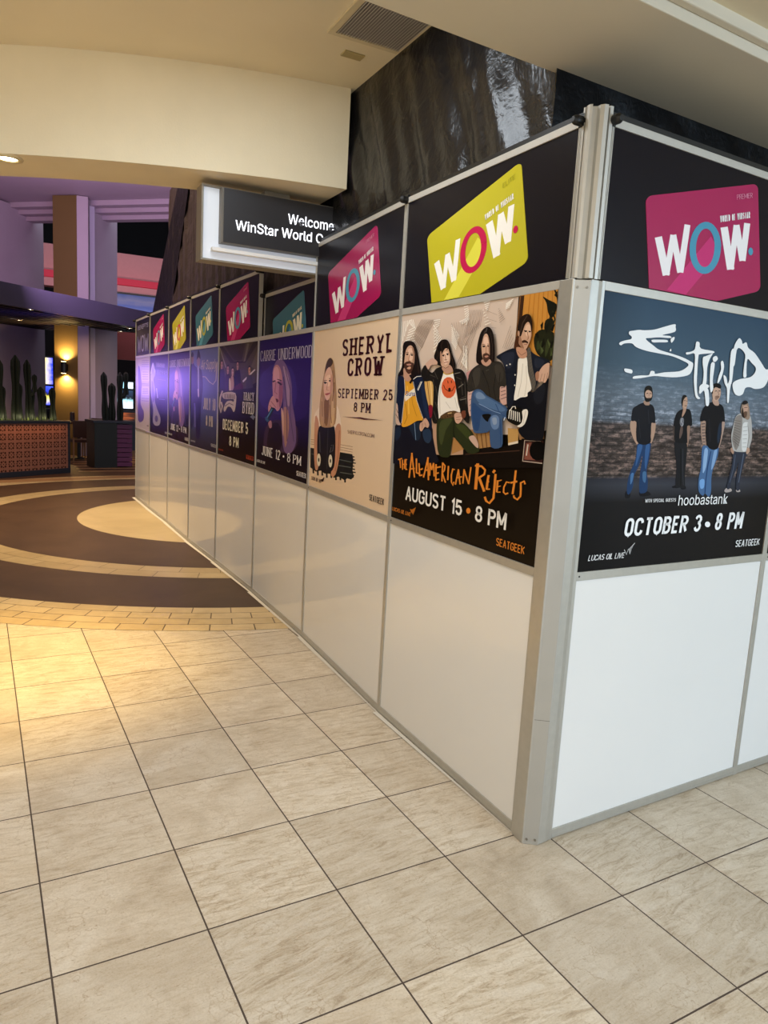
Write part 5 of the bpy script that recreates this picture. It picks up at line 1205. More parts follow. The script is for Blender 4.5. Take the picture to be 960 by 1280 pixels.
TS, TR, TX, TY = .4572, .0351, -1.7101, .0284
def tile_mat():
    n = NT('travertine_tile', .34, .4); tc = n.n('TexCoord').outputs['Object']
    mp = n.n('Mapping'); n.l(tc, mp.inputs['Vector'])
    mp.inputs['Scale'].default_value = (1/TS, 1/TS, 1); mp.inputs['Rotation'].default_value = (0, 0, -TR)
    c, s = math.cos(-TR), math.sin(-TR)
    mp.inputs['Location'].default_value = (-(c*TX-s*TY)/TS, -(s*TX+c*TY)/TS, 0)
    sx = n.n('SeparateXYZ'); n.l(mp.outputs[0], sx.inputs[0])
    fx, fy = n.math('FRACT', sx.outputs[0]), n.math('FRACT', sx.outputs[1])
    ix, iy = n.math('FLOOR', sx.outputs[0]), n.math('FLOOR', sx.outputs[1])
    ex = n.math('MINIMUM', fx, n.math('SUBTRACT', 1, fx)); ey = n.math('MINIMUM', fy, n.math('SUBTRACT', 1, fy))
    g = n.math('LESS_THAN', n.math('MINIMUM', ex, ey), .0062)
    ci = n.n('CombineXYZ'); n.l(ix, ci.inputs[0]); n.l(iy, ci.inputs[1])
    wn = n.n('TexWhiteNoise'); n.l(ci.outputs[0], wn.inputs['Vector']); rv = wn.outputs['Value']; rc = wn.outputs['Color']
    # each tile samples another patch of stone, half of them turned
    off = n.n('VectorMath', operation='SCALE'); n.l(rc, off.inputs[0]); off.inputs['Scale'].default_value = 37
    ad = n.n('VectorMath', operation='ADD'); n.l(mp.outputs[0], ad.inputs[0]); n.l(off.outputs[0], ad.inputs[1])
    m2 = n.n('Mapping'); n.l(ad.outputs[0], m2.inputs['Vector']); m2.inputs['Scale'].default_value = (1, 2.6, 1)
    rot = n.n('CombineXYZ'); n.l(n.math('MULTIPLY', n.math('SUBTRACT', rv, .5), .9), rot.inputs[2]); n.l(rot.outputs[0], m2.inputs['Rotation'])
    v = m2.outputs[0]
    a = n.noise(ad.outputs[0], 1.7, 6, .6, .9); m3 = n.n('Mapping'); n.l(v, m3.inputs['Vector']); m3.inputs['Scale'].default_value = (1, 1.9, 1)
    b = n.noise(m3.outputs[0], 3.4, 12, .76, .9); d = n.noise(v, 30, 5, .75, .3); gr = n.noise(ad.outputs[0], 70, 4, .8)
    base = n.ramp(a, [(.30, lin('ab9a84')), (.44, lin('bfb09b')), (.56, lin('cdc0ad')), (.72, lin('d8cebf'))])
    vein = n.ramp(b, [(.30, lin('857158')), (.40, lin('ae9c83')), (.48, lin('cbbda7')), (.60, lin('dcd2c2')), (.70, lin('c4b49c'))])
    sep = n.n('SeparateColor'); n.l(rc, sep.inputs[0]); strata = n.math('MULTIPLY_ADD', sep.outputs[1], .55, .25)
    col = n.mix(strata, base, vein)
    pit = n.ramp(d, [(.30, (.42, .34, .27)), (.37, (.84, .79, .72)), (.44, (1, 1, 1))])
    col = n.mix(.75, col, pit, 'MULTIPLY')
    vo = n.n('TexVoronoi', feature='DISTANCE_TO_EDGE'); vo.inputs['Scale'].default_value = 3.2; wv = n.n('VectorMath', operation='ADD'); wn2 = n.n('TexNoise'); wn2.inputs['Scale'].default_value = 5; wn2.inputs['Detail'].default_value = 6
    n.l(ad.outputs[0], wn2.inputs['Vector']); sc2 = n.n('VectorMath', operation='SCALE'); n.l(wn2.outputs['Color'], sc2.inputs[0]); sc2.inputs['Scale'].default_value = .55; n.l(ad.outputs[0], wv.inputs[0]); n.l(sc2.outputs[0], wv.inputs[1]); n.l(wv.outputs[0], vo.inputs['Vector'])
    crk = n.ramp(vo.outputs['Distance'], [(0, (.66, .58, .5)), (.012, (.9, .87, .83)), (.03, (1, 1, 1))]); msk = n.ramp(a, [(.46, (0, 0, 0)), (.6, (.8, .8, .8))])
    col = n.mix(msk, col, n.mix(1, col, crk, 'MULTIPLY'))
    grn = n.ramp(gr, [(.32, (.76, .73, .69)), (.55, (1, 1, 1))]); col = n.mix(.6, col, grn, 'MULTIPLY')
    tone = n.math('MULTIPLY_ADD', rv, .16, .90); tv = n.n('VectorMath', operation='SCALE'); n.l(col, tv.inputs[0]); n.l(tone, tv.inputs['Scale'])
    out = n.mix(g, tv.outputs[0], lin('4d4038'))
    n.l(n.math('MULTIPLY_ADD', g, .5, n.math('MULTIPLY_ADD', d, .25, .26)), n.b.inputs['Roughness'])
    bp = n.n('Bump'); bp.inputs['Strength'].default_value = .25; bp.inputs['Distance'].default_value = .003
    n.l(n.math('SUBTRACT', d, n.math('MULTIPLY', g, 1.5)), bp.inputs['Height']); n.l(bp.outputs[0], n.b.inputs['Normal'])
    return n.done(out)
TILE = tile_mat()
CX, CY = .807, 7.779
def polar_brick(name, c1, c2, grout, rows, rowh, r0, blen, rough=.4):
    n = NT(name, rough, .45); tc = n.n('TexCoord').outputs['Object']
    s = n.n('SeparateXYZ'); n.l(tc, s.inputs[0])
    ang = n.math('ARCTAN2', s.outputs[1], s.outputs[0]); ln = n.n('VectorMath', operation='LENGTH'); n.l(tc, ln.inputs[0])
    cb = n.n('CombineXYZ'); n.l(n.math('MULTIPLY', ang, r0), cb.inputs[0]); n.l(n.math('SUBTRACT', ln.outputs['Value'], r0), cb.inputs[1])
    b = n.n('TexBrick'); n.l(cb.outputs[0], b.inputs['Vector'])
    b.inputs['Color1'].default_value = (*lin(c1), 1); b.inputs['Color2'].default_value = (*lin(c2), 1); b.inputs['Mortar'].default_value = (*lin(grout), 1)
    b.inputs['Scale'].default_value = 1; b.inputs['Mortar Size'].default_value = .004; b.inputs['Brick Width'].default_value = blen; b.inputs['Row Height'].default_value = rowh
    no = n.noise(tc, 6, 6, .65, .6); m = n.ramp(no, [(.3, (.72, .68, .62)), (.6, (1, 1, 1))])
    return n.done(n.mix(.6, b.outputs['Color'], m, 'MULTIPLY'))
RINGB = polar_brick('cobble_band', 'cbb58c', 'bda67c', '5a4a38', 4, .145, 4.404, .29)
RINGP = polar_brick('pale_paver_band', 'b9a47c', 'ad9770', '6a583c', 2, .2, 3.047, .36, .3)
def dark_floor(name, c0, c1, rough):
    n = NT(name, rough, .25); tc = n.n('TexCoord').outputs['Object']
    a = n.noise(tc, 1.3, 7, .65, .8); return n.done(n.ramp(a, [(.3, lin(c0)), (.7, lin(c1))]))
BROWN = dark_floor('brown_stone', '3d2c20', '503c2d', .42)
MEDAL = dark_floor('pale_medallion', 'a8946c', 'c0ab82', .3)
CASF = dark_floor('casino_carpet_brown', '3d2a20', '553c2c', .5)

# ================================================================ ROOM SHELL
A = .06277            # turn of the right-hand wall
m = MB(); m.box(-9, 9, -8, 8.6, -.05, 0, TILE); struct(m.build('floor'), 'beige travertine tile floor')
m = MB(); m.box(-14, 14, 8.6, 34, -.05, 0, CASF); struct(m.build('floor_casino'), 'dark brown floor of the hall beyond')
def annulus(name, r0, r1, z, mt, n=96):
    m = MB(); vs = []; fs = []
    for k in range(n):
        a = 2*math.pi*k/n
        vs += [(r0*math.cos(a), r0*math.sin(a), 0), (r1*math.cos(a), r1*math.sin(a), 0)]
    for k in range(n):
        j = (k+1) % n
        fs.append((2*k, 2*k+1, 2*j+1, 2*j) if r0 > 0 else (2*k, 2*k+1, 2*j+1))
    m.add(vs, fs, mt); return struct(m.build(name, loc=(CX, CY, z)))
annulus('floor_cobble_band', 4.404, 4.983, .002, RINGB)
annulus('floor_dark_outer_ring', 3.451, 4.404, .002, BROWN)
annulus('floor_pale_ring', 3.047, 3.451, .002, RINGP)
annulus('floor_dark_inner_ring', 1.856, 3.047, .002, BROWN)
annulus('floor_medallion', 0, 1.856, .002, MEDAL)
# paler bands laid in the hall's dark floor beyond the rotunda
BAND = dark_floor('tan_band', '8d6a48', 'a98560', .4)
m = MB()
m.add([(-6,10.5,.003),(-1.9,12.0,.003),(.9,12.95,.003),(6,13.4,.003),(6,13.1,.003),(.9,12.6,.003),(-1.9,11.6,.003),(-6,10.1,.003)], [(0,1,6,7),(1,2,5,6),(2,3,4,5)], BAND)
for k in range(4): m.add([(-.6,13.35+k*.5,.003),(5,14.1+k*.62,.003),(5,14.3+k*.62,.003),(-.6,13.5+k*.5,.003)], [(0,1,2,3)], BAND)
for k in range(6): m.add([(-.7+.22*k,15.2+.6*k,.003),(.9+.1*k,15.4+.6*k,.003),(.9+.1*k,15.65+.6*k,.003),(-.7+.22*k,15.45+.6*k,.003)], [(0,1,2,3)], BAND)
struct(m.build('floor_casino_bands'))
# white strip of tape along the foot of the left partition
JT = [(0,.10),(-.003,1.328),(.047,2.66),(.054,3.913),(.027,5.102),(-.007,6.208),(-.013,7.419),(-.046,8.589),(-.063,9.745)]
m = MB()
for (xa, ya), (xb, yb) in zip(JT[:-1], JT[1:]): m.add([(xa-.004,ya,.004),(xb-.004,yb,.004),(xb-.03-.002*yb,yb,.004),(xa-.006-.004*ya,ya,.004)], [(0,1,2,3)], mat('white_tape', 'd8d2c6', .5))
struct(m.build('trim_1'))

# ceilings: near ceiling, deep soffit beam over the corner, raised ceiling behind it
def rot2(x, y, a=A): return (x*math.cos(a)-y*math.sin(a), x*math.sin(a)+y*math.cos(a))
m = MB(); m.prism([rot2(*p) for p in ((-7,-.14),(6,-.14),(6,.395),(-7,.395))], 3.0, 3.75, SOFFIT); struct(m.build('ceiling_soffit', bevel=.004))
m = MB(); m.prism([rot2(*p) for p in ((-7,-.175),(6,-.175),(6,-.14),(-7,-.14))], 3.035, 3.1, SOFFIT); struct(m.build('trim_2', bevel=.006))
m = MB(); m.prism([rot2(*p) for p in ((-7,-6.0),(6,-6.0),(6,-.175),(-7,-.175))], 3.075, 3.2, CEIL); struct(m.build('ceiling'))
m = MB(); m.box(-7, 6, .1, 3.4, 3.585, 3.75, CEIL); struct(m.build('ceiling_raised'))
m = MB(); m.box(-5.6, -5.4, -6, 4.4, 0, 3.6, mat('wall_plaster', 'c9b896', .8, spec=.2, var=.05)); struct(m.build('wall_left'))
m = MB(); m.box(5.6, 5.8, -6, 8, 0, 3.6, MATS['wall_plaster']); struct(m.build('wall_right'))
# curved bulkhead of the rotunda
m = MB(); vs = []; fs = []; N = 64; RO, RI, ZB, ZT = 5.46, 5.0, 3.0, 3.7
a0 = math.radians(262.9); a1 = math.radians(205)
# right end cut at the plane of the sheeting
def bpt(r, a): return (CX+r*math.cos(a), CY+r*math.sin(a))
for k in range(N+1):
    t = k/N
    ao = math.acos((.115-CX)/RO)*-1+2*math.pi; ai = math.acos((.115-CX)/RI)*-1+2*math.pi
    o = bpt(RO, ao+(a1-ao)*t); i = bpt(RI, ai+(a1-ai)*t)
    vs += [(*o, ZB), (*o, ZT), (*i, ZB), (*i, 6.1)]
for k in range(N):
    b = 4*k; c = b+4
    fs += [(b, c, c+1, b+1), (b, b+2, c+2, c), (b+2, b+3, c+3, c+2), (b+1, c+1, c+3, b+3)]
fs += [(0, 1, 3, 2), (4*N, 4*N+2, 4*N+3, 4*N+1)]
m.add(vs, fs, PLASTER); o = struct(m.build('wall_bulkhead', smooth=False), 'curved cream bulkhead over the rotunda opening')

# ================================================================ CEILING FITTINGS
GR = mat('grille_metal', 'cfc8c0', .5, metal=.2)
t = thing('ceiling_vent', 'grey louvred air grille in the raised cream ceiling', 'vent', (-.245, 1.16, 3.585))
fr = mat('vent_frame', 'cbbd9c', .6)
m = MB(); W_, D_ = .37, .60
m.box(-.035, W_+.0, -.03, 0, -.012, 0, fr); m.box(-.035, W_, D_, D_+.03, -.012, 0, fr); m.box(-.035, 0, 0, D_, -.012, 0, fr); m.build('frame', t)
m = MB(); m.box(0, W_, 0, D_, -.003, 0, mat('vent_dark', 'aaa29b', .7)); m.build('backing', t)
m = MB()
for k in range(56):
    y = .006+k*(D_-.016)/55; m.add([(0,y,-.010),(W_,y,-.010),(W_,y+.0085,-.005),(0,y+.0085,-.005)], [(0,1,2,3)], GR)
for k in range(24):
    x = .008+k*(W_-.016)/23; m.box(x-.0015, x+.0015, 0, D_, -.0125, -.0105, GR)
m.build('louvre', t)
m = MB(); m.box(-.06, .06, -.035, .035, -.008, 0, mat('tan_plate', 'a79668', .6)); o = m.build('access_plate', loc=(-.06, 1.955, 3.585), bevel=.002)
tag(o, 'small tan rectangular plate on the ceiling beside the air grille', 'ceiling plate')
def downlight(name, loc, label, r=.055, es=9, col='fff0c8', trimc='c8b78e'):
    t = thing(name, label, 'light', loc)
    m = MB(); n = 24; prof = [(r*1.55, 0), (r*1.5, -.008), (r*1.05, -.010), (r*.98, -.002)]; vs = []; fs = []
    for q, z in prof: vs += [(q*math.cos(2*math.pi*k/n), q*math.sin(2*math.pi*k/n), z) for k in range(n)]
    for i in range(3):
        for k in range(n): fs.append((i*n+k, i*n+(k+1)%n, (i+1)*n+(k+1)%n, (i+1)*n+k))
    m.add(vs, fs, mat('downlight_trim', trimc, .4)); m.build('trim_ring', t, smooth=True)
    m = MB(); m.lathe([(r*.95, -.004), (r*.95, -.001)], mat('lamp_glow_'+col, (0,0,0), .5, emit=col, es=es), 24); m.build('lens', t); return t
downlight('recessed_downlight', (-1.766, 3.05, 2.999), 'round recessed downlight glowing under the curved bulkhead')

# ================================================================ PARTITION SYSTEM
Z1, Z2, Z3 = 1.0846, 2.1569, 2.711
def frame_dims(L): return .018, L-.018
def partition_unit(p0, p1, label, group, white=WHITE):
    """lower board and its frame; p0 is the left end as seen from the hall"""
    L = (Vector(p1)-Vector(p0)).length; rz = math.atan2(p1[1]-p0[1], p1[0]-p0[0])
    t = thing('partition_unit', label, 'partition panel', (*p0, 0), rz, group); s = .016
    m = MB(); m.box(s, L-s, .006, .022, .042, Z1-.017, white); m.build('white_board', t)
    for x0, x1 in ((0, s), (L-s, L)):
        m = MB(); m.box(x0, x1, 0, .04, 0, Z2+.016, ALU); m.build('stile', t, bevel=.0015)
    m = MB(); m.box(s, L-s, 0, .04, .004, .042, ALU); m.box(s, L-s, -.0015, .0, .015, .019, ALU); m.build('bottom_rail', t, bevel=.0015)
    m = MB(); m.box(s, L-s, 0, .04, Z1-.017, Z1+.017, ALU); m.build('middle_rail', t, bevel=.0015)
    m = MB(); m.box(s, L-s, 0, .04, Z2-.016, Z2+.016, ALUL); m.build('upper_rail', t, bevel=.0015)
    m = MB(); m.tube([(s+.012, -.001, Z1), (s+.012, .004, Z1)], .004, BLACKP, 8); m.build('rail_screw', t)
    return t, L, rz
def tile_ink(key): return None
def special_bg(k):
    n = NT('poster_ground_'+k, .3, .1); g = n.n('TexCoord').outputs['Generated']; s = n.n('SeparateXYZ'); n.l(g, s.inputs[0]); v = s.outputs[2]; u = s.outputs[0]
    if k == 'brick':
        cb = n.n('CombineXYZ'); n.l(u, cb.inputs[0]); n.l(n.math('MULTIPLY', v, .87), cb.inputs[1])
        b = n.n('TexBrick'); n.l(cb.outputs[0], b.inputs['Vector']); b.inputs['Scale'].default_value = 1
        b.inputs['Brick Width'].default_value = .052; b.inputs['Row Height'].default_value = .0135; b.inputs['Mortar Size'].default_value = .0022
        b.inputs['Color1'].default_value = (1.15, 1.15, 1.15, 1); b.inputs['Color2'].default_value = (.75, .75, .75, 1); b.inputs['Mortar'].default_value = (.55, .55, .55, 1)
        grad = n.ramp(v, [(0, lin('171618')), (.255, lin('1a191c')), (.32, lin('383a42')), (.345, lin('30313a')), (.352, lin('4a423f')), (.42, lin('4f4440')), (.545, lin('4a4240')), (.56, lin('6b7480')), (.66, lin('66727f')), (.76, lin('445868')), (1, lin('33485c'))])
        ms = n.n('Mapping'); n.l(cb.outputs[0], ms.inputs['Vector']); ms.inputs['Scale'].default_value = (1, 3.2, 1); dirt = n.noise(ms.outputs[0], 19, 5, .7, .2); spot = n.ramp(dirt, [(.36, (.45, .40, .38)), (.5, (1, 1, 1)), (.62, (3.6, 3.2, 3.0))])
        band = n.ramp(v, [(.34, (0,0,0)), (.355, (1,1,1)), (.52, (1,1,1)), (.60, (.45,.45,.45)), (.78, (0,0,0))])
        side = n.ramp(u, [(0, (.55,.55,.55)), (.2, (1,1,1)), (.8, (1,1,1)), (1, (.62,.62,.62))])
        tex = n.mix(1, b.outputs['Color'], spot, 'MULTIPLY'); c = n.mix(band, grad, n.mix(1, grad, tex, 'MULTIPLY'))
        return n.done(n.mix(1, c, side, 'MULTIPLY'))
    st = {'indigo': [(0, '0c0a12'), (.22, '120d1c'), (.5, '231752'), (.85, '2b1c62'), (1, '251a52')],
          'slate': [(0, '23232f'), (.25, '3a4064'), (.6, '525a90'), (1, '5a5f92')],
          'navy': [(0, '17142c'), (.3, '201a55'), (.7, '2c2374'), (1, '3a2c6c')]}[k]
    return n.done(n.ramp(v, [(p, lin(c)) for p, c in st]))
BG = {}
def poster(key, base, L, rz, label, group='concert posters on the partition', small=False):
    bg, items = ART[key]
    s = .016; w = L-2*s; z0 = Z1+.017; h = Z2-.016-z0
    t = bpy.data.meshes.new('concert_poster')
    if bg not in BG: BG[bg] = special_bg(bg[1:]) if bg[0] == '@' else ink(bg)
    m = MB(); m.box(0, w, 0, .004, 0, h, BG[bg]); o = m.build('concert_poster', loc=(base[0]+math.cos(rz)*s-math.sin(rz)*.006, base[1]+math.sin(rz)*s+math.cos(rz)*.006, z0), rz=rz)
    tag(o, label, 'poster', group)
    parts = {}; k = 0
    for it in items:
        pn = it[1]
        if pn not in parts: parts[pn] = MB()
        mb = parts[pn]; k += 1; y = -.0002-.00004*k
        if it[0] == 'p':
            _, _, col, sm, fl = it
            P = [(fl[i]/2000*w, fl[i+1]/2000*h) for i in range(0, len(fl), 2)]
            P = [(min(w, max(0, a)), min(h, max(0, b))) for a, b in P]
            if sm: P = [(min(w, max(0, a)), min(h, max(0, b))) for a, b in smooth_loop(P)]
            mb.add([(a, y, b) for a, b in P], [list(range(len(P)))], ink(col))
        else:
            _, _, col, style, txt, (u0, v0, u1, dv), wt, sh, asp = it
            W_, H_ = (u1-u0)*w, dv*h
            if style in 'bi':
                vs, fs = font_mesh(txt, wt*.15, .3 if style == 'i' else 0); xs = [q[0] for q in vs]; ys = [q[1] for q in vs]
                x0, x1, y0, y1 = min(xs), max(xs), 0 if style == 'b' else min(ys), max(ys)
                mb.add([(u0*w+(a-x0)/(x1-x0)*W_, y, v0*h+(b-y0)/(y1-y0)*H_) for a, b, c in vs], fs, ink(col))
            else:
                for q in letter_quads(txt, W_, H_, wt, style, sh, asp): mb.add([(u0*w+a, y, v0*h+b) for a, b in q], [(0, 1, 2, 3)], ink(col))
    for pn, mb in parts.items(): mb.build(pn, o)
    return o
def hom(src, dst):
    M = []; b = []
    for (x, y), (u, v) in zip(src, dst):
        M.append([x,y,1,0,0,0,-u*x,-u*y]); b.append(u); M.append([0,0,0,x,y,1,-v*x,-v*y]); b.append(v)
    hh = np.append(np.linalg.solve(np.array(M, float), np.array(b, float)), 1).reshape(3, 3)
    def f(p):
        q = hh @ np.array([p[0], p[1], 1]); return (q[0]/q[2], q[1]/q[2])
    return f
def clip0(P, lim=.004):
    out = []
    for i in range(len(P)):
        a, b = P[i-1], P[i]
        if (a[1] >= lim) != (b[1] >= lim):
            t = (lim-a[1])/(b[1]-a[1]); out.append((a[0]+t*(b[0]-a[0]), lim))
        if b[1] >= lim: out.append(b)
    return out
CARDC = {'yellow': ('bcb226', 'f0ece4', 'c0204e', '8d8a1e', 'dad34a', 'ELITE'), 'pink': ('a41a54', 'ece6e6', '4f93ae', 'd88aa6', 'c23a72', 'PREMIER'), 'teal': ('427384', 'e8e2cc', 'b5b23a', '7fb0bd', '4f8fa2', None)}
CARDQ = [(.165, .622), (.735, .942), (.812, .18), (.255, -.21)]
def display_header(p0, p1, label, card, y_off=0, dz=0, cardq=CARDQ, words=False, knob_left=True, knob_right=False):
    L = (Vector(p1)-Vector(p0)).length; rz = math.atan2(p1[1]-p0[1], p1[0]-p0[0])
    t = thing('display_header', label, 'header panel', (p0[0]-math.sin(rz)*y_off, p0[1]+math.cos(rz)*y_off, dz), rz, 'black header panels on top of the partition')
    s = .016; zb, zt = Z2+.017, Z3; iz0, iz1 = zb+.002, zt-.027; dep = .03 if not dz else .026
    m = MB(); m.box(s, L-s, .005, .011, iz0, iz1, BLACKB); board = m.build('black_board', t)
    for x0, x1 in ((.001, s), (L-s, L-.001)):
        m = MB(); m.box(x0, x1, .002, dep, zb, zt, ALUL); c = (x0+x1)/2; m.box(c-.0015, c+.0015, -.001, .002, zb, zt-.03, ALUL)
        m.box(x0, x0+.003, -.001, .002, zb, zt-.03, ALUL); m.box(x1-.003, x1, -.001, .002, zb, zt-.03, ALUL); m.build('stile', t)
    m = MB(); m.box(s, L-s, 0, dep, iz1, zt, ALUL); m.build('top_rail', t, bevel=.001)
    m = MB(); m.box(.0, L, .008, dep+.004, zt+.0005, zt+.022, BLACKP); m.build('black_edging', t)
    for on, x in ((knob_left, .004), (knob_right, L-.004)):
        if not on: continue
        m = MB(); m.tube([(x, -.03, zt-.012), (x, .006, zt-.012)], [.017, .017], BLACKP, 14)
        m.tube([(x, -.042, zt-.012), (x, -.03, zt-.012)], [.010, .017], BLACKP, 14); m.box(x-.014, x+.014, -.004, .03, zt-.03, zt+.012, BLACKP); m.build('clamp_knob', t, bevel=.001)
    w, h = L-2*s, iz1-iz0
    if words:
        mb = MB(); 
        for txt, u0, u1, v0, hh, wt in (('BENEFITS', .12, .88, .74, .12, .16), ('WOW', .1, .9, .1, .46, .12)):
            for q in letter_quads(txt, (u1-u0)*w, hh*h, wt, 's', 0, 1.5): mb.add([(s+u0*w+a, .0045, iz0+v0*h+b) for a, b in q], [(0,1,2,3)], ink('9a94c0'))
        mb.build('lettering', board)
    if card:
        base, let, ring, tin, shine, tier = CARDC[card]; f = hom([(0,1),(1,1),(1,0),(0,0)], cardq); g = lambda p: (lambda q: (s+q[0]*w, iz0+q[1]*h))(f(p))
        rr = .055; pts = []
        for cx, cy, a0 in ((rr, 1-rr, 180), (1-rr, 1-rr, 90), (1-rr, rr, 0), (rr, rr, -90)):
            pts += [(cx+rr*math.cos(math.radians(a0-90*i/5)), cy+rr*math.sin(math.radians(a0-90*i/5))) for i in range(6)]
        def lay(poly, y, mt, mb, lim=iz0+.001):
            P = [g(q) for q in poly]; P = clip0(P, lim)
            if len(P) > 2: mb.add([(a, y, b) for a, b in P], [list(range(len(P)))], mt)
        P = clip0([g(q) for q in pts], iz0+.001); mb = MB(); n = len(P); mt = mat('card_'+base, lin(base), .22, spec=.5)
        rim = mat('card_edge_'+base, tuple(min(1, x*1.35+.03) for x in lin(base)), .3)
        mb.add([(a, .003, b) for a, b in P]+[(a, .005, b) for a, b in P], [list(range(n))]+[(i, (i+1)%n, n+(i+1)%n, n+i) for i in range(n)], mt); mb.mi[-n:] = [mb.mat(rim)]*n
        cardo = mb.build('membership_card', t); mb = MB(); k = 0
        cols = {'L': let, 'R': ring, 'T': tin, 'S': shine}
        for it in ART['card'][1]:
            k += 1; y = .0029-.00003*k
            if it[0] == 'p': lay([(it[4][i]/2000, it[4][i+1]/2000) for i in range(0, len(it[4]), 2)], y, ink(cols[it[2]]), mb)
            else:
                txt = it[4] if it[4] != 'PREMIER' else tier
                if not txt: continue
                u0, v0, u1, dv = it[5]
                if txt == 'ELITE': u0 += .03
                for q in letter_quads(txt, u1-u0, dv, it[6], 's', 0, it[8]): lay([(u0+a, v0+b) for a, b in q], y, ink(cols[it[2]]), mb)
        mb.build('lettering', cardo)
    return t
LEFT = [
 ('orange', 'white lower board of the partition nearest the corner post', 'poster of four seated long-haired musicians with orange hand-drawn title', 'yellow', 'black header with the yellow card, next to the corner post'),
 ('beige', 'white lower board under the beige poster', 'beige poster of a blonde woman with dark red lettering SEPTEMBER 25', 'pink', 'black header with a pink card right of the hanging sign'),
 ('indigo', 'white lower board under the large indigo singer poster', 'larger indigo poster of a woman singing into a microphone, JUNE 12', 'teal', 'black header set lower than its neighbours, teal card half hidden'),
 ('brown', 'white lower board under the brown group poster', 'dark brown poster of a band, cream lettering DECEMBER 5', 'pink', 'black header with a pink card just under the hanging sign'),
 ('slate', 'white lower board under the slate blue poster', 'slate blue poster of two standing men, JULY 10', 'teal', 'black header with the whole teal card'),
 ('violet', 'white lower board under the smaller singer poster', 'smaller purple-lit copy of the singer poster, second of its kind along the wall', 'yellow', 'black header with the small far yellow card'),
 ('navy', 'narrow white lower board under the navy poster', 'navy poster with a pale guitar-like figure', 'pink', 'black header with the small farthest pink card'),
 ('pale', 'farthest white lower board at the end of the partition', 'pale lavender poster of text boxes at the far end of the partition', None, 'black header with white lettering and no card at the far end'),
]
ART['violet'] = ('@indigo', ART['indigo'][1])
for k, (key, lw, lp, card, lh) in enumerate(LEFT):
    p0, p1 = JT[k+1], JT[k]
    t, L, rz = partition_unit(p0, p1, lw, 'white lower boards of the left partition')
    poster(key, p0, L, rz, lp)
    if k == 0: p1 = (0, .066)
    if k == 2: display_header(p0, p1, lh, card, .043, -.195, knob_right=True)
    else: display_header(p0, p1, lh, card, words=(card is None), knob_right=(k in (0, 3)))
# right-hand run of the partition
RJ = [rot2(.105, 0), rot2(1.327, 0), rot2(2.56, 0), rot2(3.79, 0)]
RL = [('brick', 'white lower board right of the corner post, in daylight', 'poster of four men before a brick wall with white scrawled title', 'pink', 'black header with the large bright pink card, right of the corner post', [(.159,.621),(.689,.948),(.778,.146),(.235,-.196)]),
      (None, 'white lower board at the right edge of the photo', None, 'yellow', 'black header beyond the right edge of the photo', CARDQ)]
for k, (key, lw, lp, card, lh, cq) in enumerate(RL):
    t, L, rz = partition_unit(RJ[k], RJ[k+1], lw, 'white lower boards of the right partition')
    if key: poster(key, RJ[k], L, rz, lp)
    else:
        s = .016; m = MB(); m.box(0, L-2*s, 0, .004, 0, Z2-.016-Z1-.017, ink('141316')); x, y = RJ[k]
        tag(m.build('concert_poster', loc=(x+math.cos(rz)*s-math.sin(rz)*.006, y+math.sin(rz)*s+math.cos(rz)*.006, Z1+.017), rz=rz), 'dark poster cut off by the right edge of the photo', 'poster', 'concert posters on the partition')
    display_header(RJ[k] if k else rot2(.074, 0), RJ[k+1], lh, card, cardq=cq, knob_left=(k == 1 or True))
# corner posts
t = thing('corner_post', 'tall aluminium corner post standing on the tiles', 'post', (0, 0, 0))
FZ = Z2+.012
m = MB(); m.prism([(-.010,.098),(-.012,.030),(-.006,.026),(.036,.098)], .002, FZ, ALU); m.build('side_channel', t, bevel=.002)
m = MB(); m.prism([(.045,-.004),(.082,-.001),(.1035,.004),(.1015,.036),(.05,.05)], .002, FZ, ALU); m.build('side_channel', t, bevel=.002)
m = MB(); m.prism([(-.009,.029),(.042,-.006),(.05,.0),(.05,.045),(0,.07)], .0, FZ-.004, mat('cover_plate', 'b4b1aa', .36, metal=.4, var=.05, scale=6)); m.build('cover_plate', t, bevel=.0015)
for z in (.022, FZ-.03):
    for q in (.25, .78):
        x, y = -.009+.051*q, .029-.035*q; m = MB(); m.tube([(x,y,z),(x-.0025,y-.0036,z)], .0045, mat('screw_steel', '8c8880', .3, metal=.8), 10); m.build('screw', t)
m = MB(); m.prism([(-.0095,.0293),(.0425,-.0064),(.043,-.0058),(-.009,.0299)], .52, .522, mat('seam', '6d6a64', .6)); m.build('splice_seam', t)
t = thing('header_post', 'grooved aluminium post between the two headers, above the corner post', 'post', (0, 0, 0))
prof = [(-.003,.063),(-.003,.055),(.018,.0545),(.018,.0485),(-.004,.048),(-.007,.038),(-.007,.029),(.0,.022),(.012,.036),(.026,.026),(.024,.010),(.032,-.002),(.046,-.006),(.050,.0),(.0505,.020),(.0565,.020),(.057,-.003),(.071,-.003),(.071,.03),(.05,.05),(.03,.063)]
m = MB(); m.prism(prof, Z2+.014, Z3+.03, ALUL); m.build('extrusion', t)
m = MB(); m.box(.03, .06, .03, .05, Z3+.03, Z3+.034, BLACKP); m.build('end_cap', t)

